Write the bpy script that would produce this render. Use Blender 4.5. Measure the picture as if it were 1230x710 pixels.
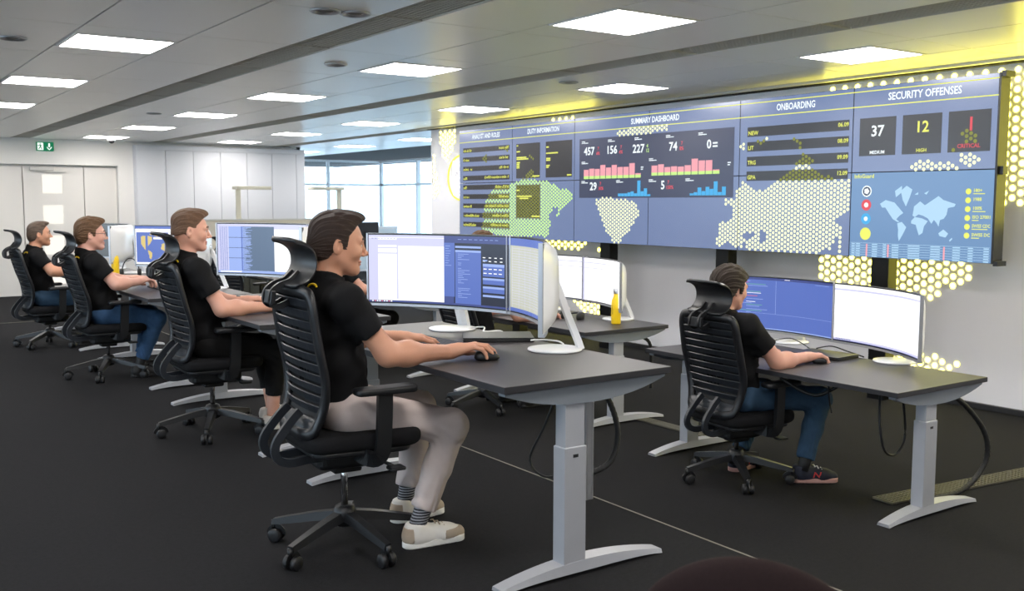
import bpy, bmesh, math, random
import numpy as np
from mathutils import Vector, Matrix
for o in list(bpy.data.objects): bpy.data.objects.remove(o)
SC = bpy.context.scene
COL = SC.collection
random.seed(7)
PI = math.pi

# ---------------------------------------------------------------- camera, world, exposure
CAM_H = 1.41
cam_d = bpy.data.cameras.new('camera'); cam = bpy.data.objects.new('camera', cam_d); COL.objects.link(cam)
yaw, pit, rol = 0.609305, 0.0943294, -0.0017155
fwd = Vector((math.sin(yaw)*math.cos(pit), math.cos(yaw)*math.cos(pit), -math.sin(pit)))
rgt = Vector((math.cos(yaw), -math.sin(yaw), 0)); dwn = fwd.cross(rgt)
r2 = rgt*math.cos(rol)+dwn*math.sin(rol); d2 = dwn*math.cos(rol)-rgt*math.sin(rol)
cam.matrix_world = Matrix(((r2.x, -d2.x, -fwd.x, 0), (r2.y, -d2.y, -fwd.y, 0), (r2.z, -d2.z, -fwd.z, CAM_H), (0, 0, 0, 1)))
cam_d.sensor_width = 36; cam_d.lens = 1188.5/1230*36; cam_d.clip_start = .05; cam_d.clip_end = 200
cam_d.dof.use_dof = True; cam_d.dof.focus_distance = 5.0; cam_d.dof.aperture_fstop = 5.6
SC.camera = cam
vs = SC.view_settings
vs.view_transform = 'Standard'; vs.look = 'None'; vs.gamma = 1; vs.use_curve_mapping = False
vs.exposure = 0.42
W = bpy.data.worlds.new('sky'); SC.world = W; W.use_nodes = True
wb = W.node_tree.nodes['Background']; wb.inputs[0].default_value = (.80, .90, 1.0, 1); wb.inputs[1].default_value = 4.0
LAMP = 20.0      # ceiling light emission
SCR = 0.84        # display emission scale
DOT = 6.5        # wall LED dots

# ---------------------------------------------------------------- materials
def lin(c): return tuple(((x/255)/12.92 if x/255 <= .04045 else ((x/255+.055)/1.055)**2.4) for x in c)
MATS = {}
def mat(name, rgb, rough=.5, metal=0, noise=0, nscale=30, bump=0, bscale=200, spec=.5, coat=0, sub=0, trans=0, aniso=0, stretch=None):
    if name in MATS: return MATS[name]
    m = bpy.data.materials.new(name); m.use_nodes = True; nt = m.node_tree; b = nt.nodes['Principled BSDF']
    c = lin(rgb)
    b.inputs['Base Color'].default_value = (*c, 1); b.inputs['Roughness'].default_value = rough; b.inputs['Metallic'].default_value = metal
    b.inputs['Specular IOR Level'].default_value = spec
    if coat: b.inputs['Coat Weight'].default_value = coat
    if sub:
        b.inputs['Subsurface Weight'].default_value = sub; b.inputs['Subsurface Radius'].default_value = (.012, .005, .003); b.inputs['Subsurface Scale'].default_value = 1
    if trans: b.inputs['Transmission Weight'].default_value = trans
    if noise or bump:
        tc = nt.nodes.new('ShaderNodeTexCoord'); src = tc.outputs['Object']
        if stretch:
            mp = nt.nodes.new('ShaderNodeMapping'); mp.inputs['Scale'].default_value = stretch; nt.links.new(src, mp.inputs['Vector']); src = mp.outputs['Vector']
    if noise:
        n = nt.nodes.new('ShaderNodeTexNoise'); n.inputs['Scale'].default_value = nscale; n.inputs['Detail'].default_value = 6; nt.links.new(src, n.inputs['Vector'])
        mx = nt.nodes.new('ShaderNodeMix'); mx.data_type = 'RGBA'
        mx.inputs[6].default_value = (*[max(0, x*(1-noise)) for x in c], 1); mx.inputs[7].default_value = (*[min(1, x*(1+noise)) for x in c], 1)
        nt.links.new(n.outputs['Fac'], mx.inputs[0]); nt.links.new(mx.outputs[2], b.inputs['Base Color'])
    if bump:
        n2 = nt.nodes.new('ShaderNodeTexNoise'); n2.inputs['Scale'].default_value = bscale; n2.inputs['Detail'].default_value = 4; nt.links.new(src, n2.inputs['Vector'])
        bp = nt.nodes.new('ShaderNodeBump'); bp.inputs['Strength'].default_value = bump; bp.inputs['Distance'].default_value = .01
        nt.links.new(n2.outputs['Fac'], bp.inputs['Height']); nt.links.new(bp.outputs['Normal'], b.inputs['Normal'])
    MATS[name] = m; return m
def emit(name, rgb, s=1.0, gloss=0.0):
    if name in MATS: return MATS[name]
    m = bpy.data.materials.new(name); m.use_nodes = True; b = m.node_tree.nodes['Principled BSDF']
    c = lin(rgb)
    b.inputs['Base Color'].default_value = (.02, .02, .02, 1); b.inputs['Roughness'].default_value = .25
    b.inputs['Specular IOR Level'].default_value = gloss
    b.inputs['Emission Color'].default_value = (*c, 1); b.inputs['Emission Strength'].default_value = s
    MATS[name] = m; return m

# ---------------------------------------------------------------- mesh helpers
class MB:
    def __init__(s): s.v = []; s.f = []; s.m = []; s.sm = []
    def add(s, vs, fs, mi=0, smooth=False, M=None):
        o = len(s.v)
        if M is not None: vs = [tuple(M @ Vector(v)) for v in vs]
        s.v += [tuple(v) for v in vs]; s.f += [tuple(i+o for i in f) for f in fs]; s.m += [mi]*len(fs); s.sm += [smooth]*len(fs)
        return s
    def box(s, x0, x1, y0, y1, z0, z1, b=0, mi=0, M=None):
        if b <= 0:
            v = [(x, y, z) for x in (x0, x1) for y in (y0, y1) for z in (z0, z1)]
            f = [(0, 1, 3, 2), (4, 6, 7, 5), (0, 4, 5, 1), (2, 3, 7, 6), (0, 2, 6, 4), (1, 5, 7, 3)]
            return s.add(v, f, mi, False, M)
        return s.slab([(x0, y0), (x1, y0), (x1, y1), (x0, y1)], z0, z1, b, mi, M=M, rc=b)
    def slab(s, outline, z0, z1, b=.003, mi=0, M=None, rc=0, seg=3, smooth=False, nb=2):
        """horizontal plate with rounded plan corners (rc) and bevelled edges (b)"""
        pts = round_poly(outline, rc, seg) if rc else list(outline)
        n = len(pts); rings = []
        lay = []
        for i in range(nb+1):
            a = i/nb*PI/2; lay.append((b*(1-math.sin(a)), z0+b*(1-math.cos(a))))
        for i in range(nb, -1, -1):
            a = i/nb*PI/2; lay.append((b*(1-math.sin(a)), z1-b*(1-math.cos(a))))
        for ins, z in lay: rings.append([(p[0], p[1], z) for p in inset(pts, ins)])
        v = [p for r in rings for p in r]; f = []
        for k in range(len(rings)-1):
            for i in range(n): j = (i+1) % n; f.append((k*n+i, k*n+j, (k+1)*n+j, (k+1)*n+i))
        f.append(tuple(range(n-1, -1, -1))); f.append(tuple((len(rings)-1)*n+i for i in range(n)))
        return s.add(v, f, mi, smooth, M)
    def tube(s, path, r, n=8, mi=0, cap=True, sec=None, up=(0, 0, 1), smooth=True, M=None, closed=False):
        """sweep a circle (r scalar/list) or a section [(a,b)] (a along side, b along up-ish) over a path"""
        P = [Vector(p) for p in path]; m = len(P); rs = r if isinstance(r, (list, tuple)) else [r]*m
        S = sec or [(math.cos(2*PI*i/n), math.sin(2*PI*i/n)) for i in range(n)]; n = len(S)
        v = []; up = Vector(up)
        for i in range(m):
            if closed: t = (P[(i+1) % m]-P[i-1])
            else: t = P[min(i+1, m-1)]-P[max(i-1, 0)]
            t.normalize(); side = t.cross(up)
            if side.length < 1e-4: side = t.cross(Vector((1, 0, 0)) if abs(t.x) < .9 else Vector((0, 1, 0)))
            side.normalize(); u = side.cross(t)
            for a, b_ in S: v.append(tuple(P[i]+side*(a*rs[i])+u*(b_*rs[i])))
        f = []
        for k in range(m if closed else m-1):
            k2 = (k+1) % m
            for i in range(n): j = (i+1) % n; f.append((k*n+i, k*n+j, k2*n+j, k2*n+i))
        if cap and not closed: f.append(tuple(range(n-1, -1, -1))); f.append(tuple((m-1)*n+i for i in range(n)))
        return s.add(v, f, mi, smooth, M)
    def lathe(s, prof, n=24, mi=0, M=None, smooth=True):
        v = []; f = []; m = len(prof)
        for r, z in prof:
            for i in range(n): a = 2*PI*i/n; v.append((r*math.cos(a), r*math.sin(a), z))
        for k in range(m-1):
            for i in range(n): j = (i+1) % n; f.append((k*n+i, k*n+j, (k+1)*n+j, (k+1)*n+i))
        f.append(tuple(range(n-1, -1, -1))); f.append(tuple((m-1)*n+i for i in range(n)))
        return s.add(v, f, mi, smooth, M)
    def mesh(s, name, mats):
        me = bpy.data.meshes.new(name); me.from_pydata(s.v, [], s.f)
        for m in (mats if isinstance(mats, (list, tuple)) else [mats]): me.materials.append(m)
        me.polygons.foreach_set('material_index', s.m); me.polygons.foreach_set('use_smooth', s.sm); me.update(); return me
    def obj(s, name, mats, parent=None, loc=None, **kw): return ob(name, s.mesh(name, mats), parent, loc, **kw)
def round_poly(pts, r, seg=3):
    out = []; n = len(pts)
    for i in range(n):
        p0, p, p1 = Vector(pts[i-1]).to_2d(), Vector(pts[i]).to_2d(), Vector(pts[(i+1) % n]).to_2d()
        a = (p0-p).normalized(); b = (p1-p).normalized()
        rr = min(r, (p0-p).length*.49, (p1-p).length*.49)
        for k in range(seg+1):
            t = k/seg; q = p+a*rr*(1-t)**2+b*rr*t**2; out.append((q.x, q.y))
    return out
def inset(pts, d):
    if abs(d) < 1e-9: return pts
    n = len(pts); ar = sum(pts[i-1][0]*pts[i][1]-pts[i][0]*pts[i-1][1] for i in range(n)); sg = 1 if ar > 0 else -1
    out = []
    for i in range(n):
        p0, p, p1 = pts[i-1], pts[i], pts[(i+1) % n]
        e0 = Vector((p[0]-p0[0], p[1]-p0[1])); e1 = Vector((p1[0]-p[0], p1[1]-p[1]))
        if e0.length < 1e-9: e0 = e1
        if e1.length < 1e-9: e1 = e0
        e0.normalize(); e1.normalize()
        nn = Vector((-(e0.y+e1.y), e0.x+e1.x))
        if nn.length < 1e-6: nn = Vector((-e0.y, e0.x))
        nn.normalize(); c = max(.5, nn.dot(Vector((-e0.y, e0.x))))
        out.append((p[0]+nn.x*d*sg/c, p[1]+nn.y*d*sg/c))
    return out
def ob(name, me, parent=None, loc=None, rz=None, label=None, cat=None, group=None, kind=None):
    o = bpy.data.objects.new(name, me); COL.objects.link(o)
    if parent is not None: o.parent = parent
    if loc is not None: o.location = loc
    if rz is not None: o.rotation_euler = (0, 0, rz)
    tag(o, label, cat, group, kind); return o
def tag(o, label=None, cat=None, group=None, kind=None):
    for k, v in (('label', label), ('category', cat), ('group', group), ('kind', kind)):
        if v: o[k] = v
    return o
def thing(name, loc, rz=0, label=None, cat=None, group=None): return ob(name, None, None, loc, rz, label, cat, group)
def kids(o): return [c for c in bpy.data.objects if c.parent == o]
def copy_tree(o, parent=None):
    c = o.copy(); COL.objects.link(c); c.parent = parent
    for k in kids(o): copy_tree(k, c)
    return c
def smooth_path(pts, n=6, closed=False):
    P = [Vector(p) for p in pts]; out = []; m = len(P)
    for i in range(m if closed else m-1):
        g = (lambda k: P[k % m]) if closed else (lambda k: P[max(0, min(m-1, k))])
        p0, p1, p2, p3 = g(i-1), g(i), g(i+1), g(i+2)
        for k in range(n):
            t = k/n; out.append(.5*((2*p1)+(p2-p0)*t+(2*p0-5*p1+4*p2-p3)*t*t+(3*p1-p0-3*p2+p3)*t**3))
    if not closed: out.append(P[-1])
    return out
_tc = {}
def text_geo(s):
    if s in _tc: return _tc[s]
    cu = bpy.data.curves.new('t', 'FONT'); cu.body = s; cu.size = 1; cu.resolution_u = 2; cu.offset = .02
    o = bpy.data.objects.new('t', cu); me = bpy.data.meshes.new_from_object(o)
    v = [tuple(p.co) for p in me.vertices]; f = [tuple(p.vertices) for p in me.polygons]
    w = max([p[0] for p in v] or [1]); hgt = max([p[1] for p in v] or [1])
    bpy.data.objects.remove(o); bpy.data.curves.remove(cu); bpy.data.meshes.remove(me)
    _tc[s] = (v, f, w, hgt); return _tc[s]
# ================================================================ the setting
ZL = -.20          # lower floor level (the camera stands on the raised podium, z = 0)
ZC = 2.46          # ceiling
YB = 18.4          # back wall
XW = 7.40          # display wall
M_carpet = mat('carpet', (33, 33, 35), .95, noise=.35, nscale=55, bump=.5, bscale=420, spec=.12)
M_wall = mat('wall_paint', (232, 229, 224), .7, noise=.015, nscale=4, bump=.02, bscale=300)
M_grey = mat('display_wall_paint', (238, 237, 242), .6, noise=.02, nscale=3)
M_tile = mat('ceiling_metal', (240, 239, 235), .28, metal=.0, noise=.02, nscale=2, bump=.05, bscale=500)
M_dark = mat('ceiling_void', (30, 30, 30), .9, noise=.05)
M_vent = mat('vent_mesh', (190, 186, 176), .6, metal=.0, noise=.05, nscale=20)
M_alu = mat('brushed_aluminium', (190, 192, 196), .35, metal=.8, noise=.04, nscale=10)
M_black = mat('black_plastic', (20, 21, 23), .42, noise=.1, nscale=80, bump=.03, bscale=600)
M_white = mat('white_lacquer', (240, 240, 240), .3, noise=.01, nscale=5)

MB().box(-6, 14, -4, 30, ZL-.1, ZL).obj('floor', M_carpet, kind='structure')
MB().box(-6, 2.975, -4, 12.7, ZL, 0).obj('floor_podium', M_carpet, kind='structure')
t = MB(); t.box(2.975, 2.984, -4, 12.7, -.03, .002, .001)
t.obj('trim_1', mat('step_nosing', (120, 116, 104), .5, metal=.2, noise=.1, nscale=40), kind='structure')
t = MB(); t.box(-6, 2.984, 12.70, 12.709, -.03, .002, .001); t.obj('trim_2', MATS['step_nosing'], kind='structure')

# walls
w = MB(); w.box(XW, XW+.15, -4, 12.68, ZL, 2.62); w.obj('wall_right', M_grey, kind='structure')
b = MB(); b.box(XW-.035, XW, -4, 12.68, ZL, ZL+.045, .004); b.obj('baseboard_right', mat('dark_base', (52, 52, 54), .4, metal=.3, noise=.05), kind='structure')
# back wall with door recess 2.25 < x < 4.38
DX0, DX1, DZ = 1.2, 4.36, 2.03
w = MB(); w.box(-6, DX0, YB, YB+.2, ZL, 2.62); w.box(DX1, 7.78, YB, YB+.2, ZL, 2.62); w.box(DX0, DX1, YB, YB+.2, DZ, 2.62)
w.box(DX0, DX1, YB+.17, YB+.2, ZL, DZ)  # added unseen sheet, blocks sky light through the door gaps
w.obj('wall_back', M_wall, kind='structure')
_wl = MB(); _wl.box(-6.15, -6, -4, YB+.2, ZL, .55); _wl.box(-6.15, -6, -4, YB+.2, 2.40, 2.62); _wl.obj('wall_left', M_wall, kind='structure')
MB().box(-6, 14, -4.15, -4, ZL, 2.62).obj('wall_front', M_wall, kind='structure')
for i, (a, c) in enumerate(((-6, DX0), (DX1, 4.62))):
    MB().box(a, c, YB-.015, YB, ZL, ZL+.06, .003).obj('baseboard_%d' % (i+1), mat('grey_base', (120, 118, 115), .5, noise=.03), kind='structure')
# ceiling: dark void slab with metal panels, linear vent grilles
ceil = MB().box(-6, 14, -4, 30, ZC+.06, ZC+.16).obj('ceiling', M_dark, kind='structure')
PX = [2.67+2.25*k for k in range(-3, 3)]            # vent left edges
ROW = 1.285; Y0 = 3.86-ROW*4
LAMPX = []; rows = [Y0+ROW*k for k in range(-1, 19)]
M_panel = {}
def panel_mesh(w_, l_):
    k = (round(w_, 3), round(l_, 3))
    if k not in M_panel:
        m = MB(); m.slab([(0, 0), (w_, 0), (w_, l_), (0, l_)], 0, .02, .0025, nb=1); M_panel[k] = m.mesh('ceiling_panel', M_tile)
    return M_panel[k]
g = .010
v = MB()
nb_ = 46
v.box(0, .29-g, 0, ROW-g, .02, .03, mi=1)
for k in range(nb_): y = k*(ROW-g)/nb_; v.box(0.004, .286-g, y, y+.013, .008, .02)
for k in range(9): x = .005+k*.0335; v.box(x, x+.006, 0, ROW-g, .005, .02)
v.box(0, .29-g, 0, .008, 0, .02); v.box(0, .006, 0, ROW-g, 0, .02); v.box(.284-g, .29-g, 0, ROW-g, 0, .02)
ventm = v.mesh('vent_grille', [M_vent, mat('vent_back', (110, 107, 100), .7, noise=.05)])
LAMP_ROWS = {}
for px in PX:
    cols = [px+.29, px+.29+.653, px+.29+1.307]
    for ri, y in enumerate(rows):
        if y > 23 or y < -1.4 or px+2.25 < 0 or (px > 7 and y < 12.3): continue
        xs_end = 7.14 if y < 12.68 else 13.5
        ob('vent_grille', ventm, ceil, (px, y, ZC))
        for ci, cx in enumerate(cols):
            if cx > xs_end-.3: continue
            w_ = min(.6535, xs_end-cx)-g
            lamp = ci == 1 and (ri % 2 == 1)
            if lamp:
                a = (ROW-.63)/2
                ob('ceiling_panel', panel_mesh(w_, a-g), ceil, (cx, y, ZC))
                ob('ceiling_panel', panel_mesh(w_, a-g), ceil, (cx, y+ROW-a, ZC))
                LAMPX.append((cx+.327, y+ROW/2))
            else:
                ob('ceiling_panel', panel_mesh(w_, ROW-g), ceil, (cx, y, ZC))
# edge channel between ceiling field and display wall
e = MB(); e.box(7.14, 7.20, -4, 12.68, ZC-.02, ZC+.06); e.box(7.20, XW, -4, 12.68, ZC+.03, ZC+.06)
e.obj('trim_3', mat('ceiling_edge', (190, 188, 180), .4, metal=.3, noise=.02), kind='structure')
e = MB(); e.box(7.33, XW-.001, -4, 12.68, ZC-.012, ZC+.03); e.obj('trim_4', mat('black_channel', (14, 14, 15), .6, noise=.05), kind='structure')

# back wall doors: a leaf with two square windows, side panels in the recess
def fr(name, x0, x1, z0, z1, y, m): return MB().box(x0, x1, y, y+.04, z0, z1, .004).obj(name, m, kind='structure')
M_door = mat('door_paint', (222, 218, 212), .7, spec=.2, noise=.01, nscale=3)
yd = YB+.10
for k, (x0, x1) in enumerate(((1.21, 2.83), (2.845, 3.80), (3.815, DX1-.01))):
    d = MB()
    if k == 1:
        wx0, wx1 = 3.14, 3.46
        d.box(x0, wx0, yd, yd+.05, ZL+.005, DZ-.03); d.box(wx1, x1, yd, yd+.05, ZL+.005, DZ-.03)
        zs = [ZL+.005, -.02, .30, .50, .82, 1.02, 1.34, 1.54, 1.86, DZ-.03]
        for a in range(0, 10, 2): d.box(wx0, wx1, yd, yd+.05, zs[a], zs[a+1])
    else: d.box(x0, x1, yd, yd+.05, ZL+.005, DZ-.03)
    o = d.obj('door_%d' % (k+1), M_door, kind='structure')
    if k == 1:
        h_ = MB(); h_.tube([(2.93, yd, .86), (2.93, yd-.05, .86), (3.04, yd-.05, .86)], .011); h_.box(2.905, 2.955, yd-.008, yd, .74, .93, .003); h_.obj('door_handle', M_alu, o)
        for z0, z1 in ((-.02, .30), (.50, .82), (1.02, 1.34), (1.54, 1.86)):
            MB().box(wx0, wx1, yd+.015, yd+.03, z0, z1).obj('window_pane', emit('pane_glow', (250, 244, 232), .85, .3), o)  # panes glow by emission, standing in for light from a corridor
        c = MB(); c.box(2.95, 3.33, yd-.06, yd, DZ-.10, DZ-.04, .006); c.box(3.05, 3.52, yd-.05, yd-.03, DZ-.125, DZ-.11, .003)
        c.obj('door_closer', mat('closer_grey', (205, 203, 198), .4, metal=.3, noise=.02), o)
# no corridor or corridor lamp is built: only the added sheet stands behind the door
sw = MB()
for k in range(2): sw.box(4.46, 4.54, YB-.012, YB, .72+k*.1, .80+k*.1, .004); 
sw.obj('light_switch', M_white, label='white double light switch plate on the back wall beside the door', cat='light switch')

# tall wardrobe front next to the door
wd = thing('wall_cupboard', (0, 0, 0), 0, 'row of tall pale grey cupboard doors along the back wall', 'cupboard')
MB().box(4.62, 7.78, YB-.20, YB-.001, ZL, 2.40).obj('carcass', mat('cupboard_grey', (198, 199, 203), .8, spec=.2, noise=.02, nscale=2), wd)
xs = [4.63, 5.125, 5.62, 6.12, 6.62, 7.11, 7.60, 7.775]
for a, c in zip(xs[:-1], xs[1:]): MB().box(a+.004, c-.004, YB-.225, YB-.20, ZL+.06, 2.31, .002).obj('door', mat('cupboard_front', (206, 207, 211), .8, spec=.2, noise=.012, nscale=2), wd)
MB().box(4.62, 7.78, YB-.22, YB-.20, 2.318, 2.40, .002).obj('frieze', MATS['cupboard_front'], wd)

# glazed bay beyond the display wall
M_glass = bpy.data.materials.new('window_glass'); M_glass.use_nodes = True
_n = M_glass.node_tree; _n.nodes.remove(_n.nodes['Principled BSDF']); _t = _n.nodes.new('ShaderNodeBsdfTransparent'); _t.inputs[0].default_value = (.92, .97, 1, 1)
_g = _n.nodes.new('ShaderNodeBsdfGlossy'); _g.inputs['Roughness'].default_value = .02; _f = _n.nodes.new('ShaderNodeFresnel'); _f.inputs[0].default_value = 1.25; _m = _n.nodes.new('ShaderNodeMixShader')
_m.inputs[0].default_value = .04; _n.links.new(_t.outputs[0], _m.inputs[1]); _n.links.new(_g.outputs[0], _m.inputs[2]); _n.links.new(_m.outputs[0], _n.nodes['Material Output'].inputs[0])
M_mull = mat('mullion', (196, 204, 210), .4, metal=.2, noise=.03)
def glazing(idx, p0, p1, n):
    d = Vector((p1[0]-p0[0], p1[1]-p0[1], 0)); L = d.length; rz = math.atan2(d.y, d.x)
    M = Matrix.Translation((p0[0], p0[1], 0)) @ Matrix.Rotation(rz, 4, 'Z')
    zz = [ZL, .55, 1.85, ZC]
    f = MB()
    for z in zz: f.box(0, L, -.04, .04, z-.025, z+.025, M=M)
    for k in range(n+1): f.box(L*k/n-.03, L*k/n+.03, -.05, .05, ZL, ZC, M=M)
    o = f.obj('window_%d' % idx, M_mull, kind='structure')
    for k in range(n):
        for a, b_ in zip(zz[:-1], zz[1:]): MB().box(L*k/n+.03, L*(k+1)/n-.03, -.006, .006, a+.025, b_-.025, M=M).obj('pane', M_glass, o)
glazing(3, (-6.07, 18.5), (-6.07, -4), 9)  # unseen windows added along the left wall to bring in more daylight
glazing(1, (7.78, 23.9), (12.4, 23.9), 3)
glazing(2, (12.4, 23.9), (12.4, 11.9), 6)
MB().box(7.70, 7.78, YB, 24.05, ZL, 2.62).obj('wall_bay', M_wall, kind='structure')
MB().box(XW+.15, 12.5, 11.8, 11.9, ZL, 2.62).obj('wall_bay_side', M_wall, kind='structure')
MB().box(12.45, 14, -4, 11.9, ZL, 2.62).obj('wall_outer', M_wall, kind='structure')
# building across the street, pale, with vertical fins
nbm = mat('opposite_facade', (196, 214, 224), .7, noise=.05, nscale=2)
nb = thing('opposite_building', (0, 0, 0), 0, 'pale blue office building with vertical fins seen through the far windows', 'building')
MB().box(2, 34, 38, 39, -6, 2.6).obj('facade', nbm, nb); MB().box(27, 28, 6, 38, -6, 2.6).obj('facade', nbm, nb)
fm = MB().box(0, .18, 0, .5, -6, 2.5).mesh('fin', mat('facade_fin', (226, 236, 240), .6, noise=.05))
for k in range(24): ob('fin', fm, nb, (2.5+k*1.02, 37.5, 0))
# ---------------------------------------------------------------- ceiling lights, downlights, sign, camera dome
lf = MB()
for a in ((-.315, .315, -.315, -.297), (-.315, .315, .297, .315), (-.315, -.297, -.297, .297), (.297, .315, -.297, .297)): lf.box(*a, -.004, .03)
lfm = lf.mesh('frame', M_white); ldm = MB().box(-.297, .297, -.297, .297, .001, .02).mesh('diffuser', emit('lamp_glow', (255, 250, 246), LAMP))
order = {}
seq = ['nearest the camera', 'second nearest', 'third from the camera', 'fourth from the camera', 'fifth from the camera', 'sixth from the camera', 'furthest']
for (x, y) in sorted(LAMPX, key=lambda p: (round(p[0], 1), p[1])):
    c = round((x-1.69)/2.25)
    rowname = {0: 'left-hand row', 1: 'middle row', 2: 'row beside the display wall', 3: 'window bay'}.get(c, 'outer row')
    vis = (c == 0 and y > 5) or (c in (1, 2) and y > 3)
    order[c] = order.get(c, 0)+(1 if vis else 0)
    if vis and c in (0, 1, 2): lab = 'bright square ceiling light in the %s, %s' % (rowname, ['', 'nearest the camera', 'second from the camera', 'third from the camera', 'fourth from the camera', 'fifth from the camera', 'sixth from the camera', 'seventh from the camera', 'eighth from the camera'][order[c]])
    else: lab = 'bright square ceiling light outside the left and near edges of the picture' if c < 3 else 'bright square ceiling light in the far window bay'
    if c < 0 and y > 10: continue
    t = thing('ceiling_light', (x, y, ZC), 0, lab, 'ceiling light', 'recessed square ceiling lights')
    ob('frame', lfm, t); ob('diffuser', ldm, t)
dl = MB(); dl.lathe([(.085, 0), (.09, -.006), (.075, -.012), (.06, -.004), (.05, .01)], 20)
dlm = dl.mesh('rim', M_alu); dlc = MB().lathe([(.055, .004), (.03, -.006), (.001, -.008)], 16).mesh('lens', mat('speaker_mesh', (120, 118, 112), .5, metal=.4, noise=.05))
for x, y, lab in ((1.08, 7.19, 'round chrome ceiling downlight at the far left edge of the ceiling'), (3.31, 7.11, 'round chrome ceiling downlight between the dark vent and the light panels'), (3.35, 12.3, 'small round ceiling downlight far back in the middle of the ceiling'), (2.35, 5.17, 'faint round ceiling fitting at the top edge, left of a pair'), (2.52, 5.15, 'faint round ceiling fitting at the top edge, right of a pair'), (5.46, 6.96, 'round ceiling fitting beside the light near the display wall')):
    t = thing('ceiling_downlight', (x, y, ZC), 0, lab, 'downlight', 'round ceiling fittings'); ob('rim', dlm, t); ob('lens', dlc, t)
# emergency exit sign on the back wall
es = thing('exit_sign', (3.19, YB-.005, 2.33), 0, 'green emergency exit sign with running figure and down arrow', 'sign')
MB().box(-.135, .135, -.03, .004, -.075, .075, .003).obj('sign_box', emit('exit_green', (10, 120, 80), .75), es)
def yplane(mb, pts, y=-.0315, mi=0): mb.add([(x, y, z) for x, z in pts], [tuple(range(len(pts)))], mi)
em = emit('exit_white', (240, 255, 245), 1.0)
a = MB(); yplane(a, [(.05, .055), (.075, .055), (.075, -.01), (.05, -.01)]); yplane(a, [(.025, .0), (.0625, -.045), (.10, .0), (.10, -.022), (.0625, -.062), (.025, -.022)]); a.obj('arrow', em, es)
a = MB(); yplane(a, [(-.12, .06), (-.03, .06), (-.03, -.06), (-.12, -.06)], -.0312)
a.obj('door_mark', em, es)
a = MB(); gm = MATS['exit_green']
for q in ([(-.085, .05), (-.07, .05), (-.07, .035), (-.085, .035)], [(-.09, .03), (-.07, .03), (-.06, -.005), (-.08, -.01)], [(-.08, -.005), (-.062, -.005), (-.045, -.05), (-.058, -.05)], [(-.085, -.005), (-.07, -.01), (-.10, -.055), (-.112, -.05)], [(-.09, .03), (-.085, .018), (-.112, .005), (-.115, .015)], [(-.07, .03), (-.066, .018), (-.045, .012), (-.042, .02)]): yplane(a, q, -.0322)
a.obj('running_figure', gm, es)
dc = thing('dome_camera', (4.06, YB-.9, ZC), 0, 'small white dome security camera under the ceiling above the door', 'camera')
MB().lathe([(.06, 0), (.065, -.02), (.06, -.045), (.02, -.047)], 20).obj('housing', M_white, dc)
MB().lathe([(.048, -.045), (.045, -.065), (.03, -.085), (.001, -.092)], 20).obj('dome', mat('dome_black', (12, 12, 14), .08, noise=.05), dc)
# ================================================================ video wall (2 x 6 panels) and wall LEDs
VX, VY0, VZ0, PW, PH = 6.90, 11.09, .97, 1.205, .68
VWW, VWH = PW*6, PH*2
def inpoly(x, y, P):
    c = False; n = len(P); j = n-1
    for i in range(n):
        if (P[i][1] > y) != (P[j][1] > y) and x < (P[j][0]-P[i][0])*(y-P[i][1])/(P[j][1]-P[i][1])+P[i][0]: c = not c
        j = i
    return c
vw = thing('video_wall', (VX, VY0, VZ0), 0, 'wide video wall of twelve blue dashboard screens below the ceiling', 'video wall')
M_vbg = emit('dash_blue', (106, 124, 166), .9*SCR, .8)
pm = MB(); pm.box(-.0, .09, -PW+.002, -.002, .002, PH-.002, mi=1); pm.add([(-.001, -.004, .004), (-.001, -PW+.004, .004), (-.001, -PW+.004, PH-.004), (-.001, -.004, PH-.004)], [(0, 3, 2, 1)], 0)
pmm = pm.mesh('panel', [M_vbg, M_black])
panels = {}
for c in range(6):
    for r in range(2): panels[c, r] = ob('panel', pmm, vw, (0, -PW*c, PH*r))
# last lower panel shows a lighter page
pm2 = MB(); pm2.add([(-.0014, -.004, .004), (-.0014, -PW+.004, .004), (-.0014, -PW+.004, PH-.004), (-.0014, -.004, PH-.004)], [(0, 3, 2, 1)])
pm2.obj('page', emit('dash_light', (108, 146, 190), .9*SCR, .4), panels[5, 0])
V_W = emit('dash_white', (240, 250, 255), 1.1*SCR); V_Y = emit('dash_yellow', (235, 240, 110), 1.0*SCR); V_K = emit('dash_black', (34, 34, 42), .7*SCR, .5)
V_N = emit('dash_navy', (58, 66, 96), .8*SCR, .5); V_G = emit('dash_green', (200, 240, 140), 1.0*SCR); V_P = emit('dash_pink', (240, 165, 175), 1.0*SCR)
V_R = emit('dash_red', (225, 90, 100), 1.0*SCR); V_B = emit('dash_cyan', (80, 175, 230), 1.0*SCR); V_L = emit('dash_map', (178, 214, 240), 1.0*SCR); V_GY = emit('dash_dim_dot', (160, 165, 70), .7*SCR)
V_D = emit('dash_dot', (246, 250, 200), 1.15*SCR)
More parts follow.
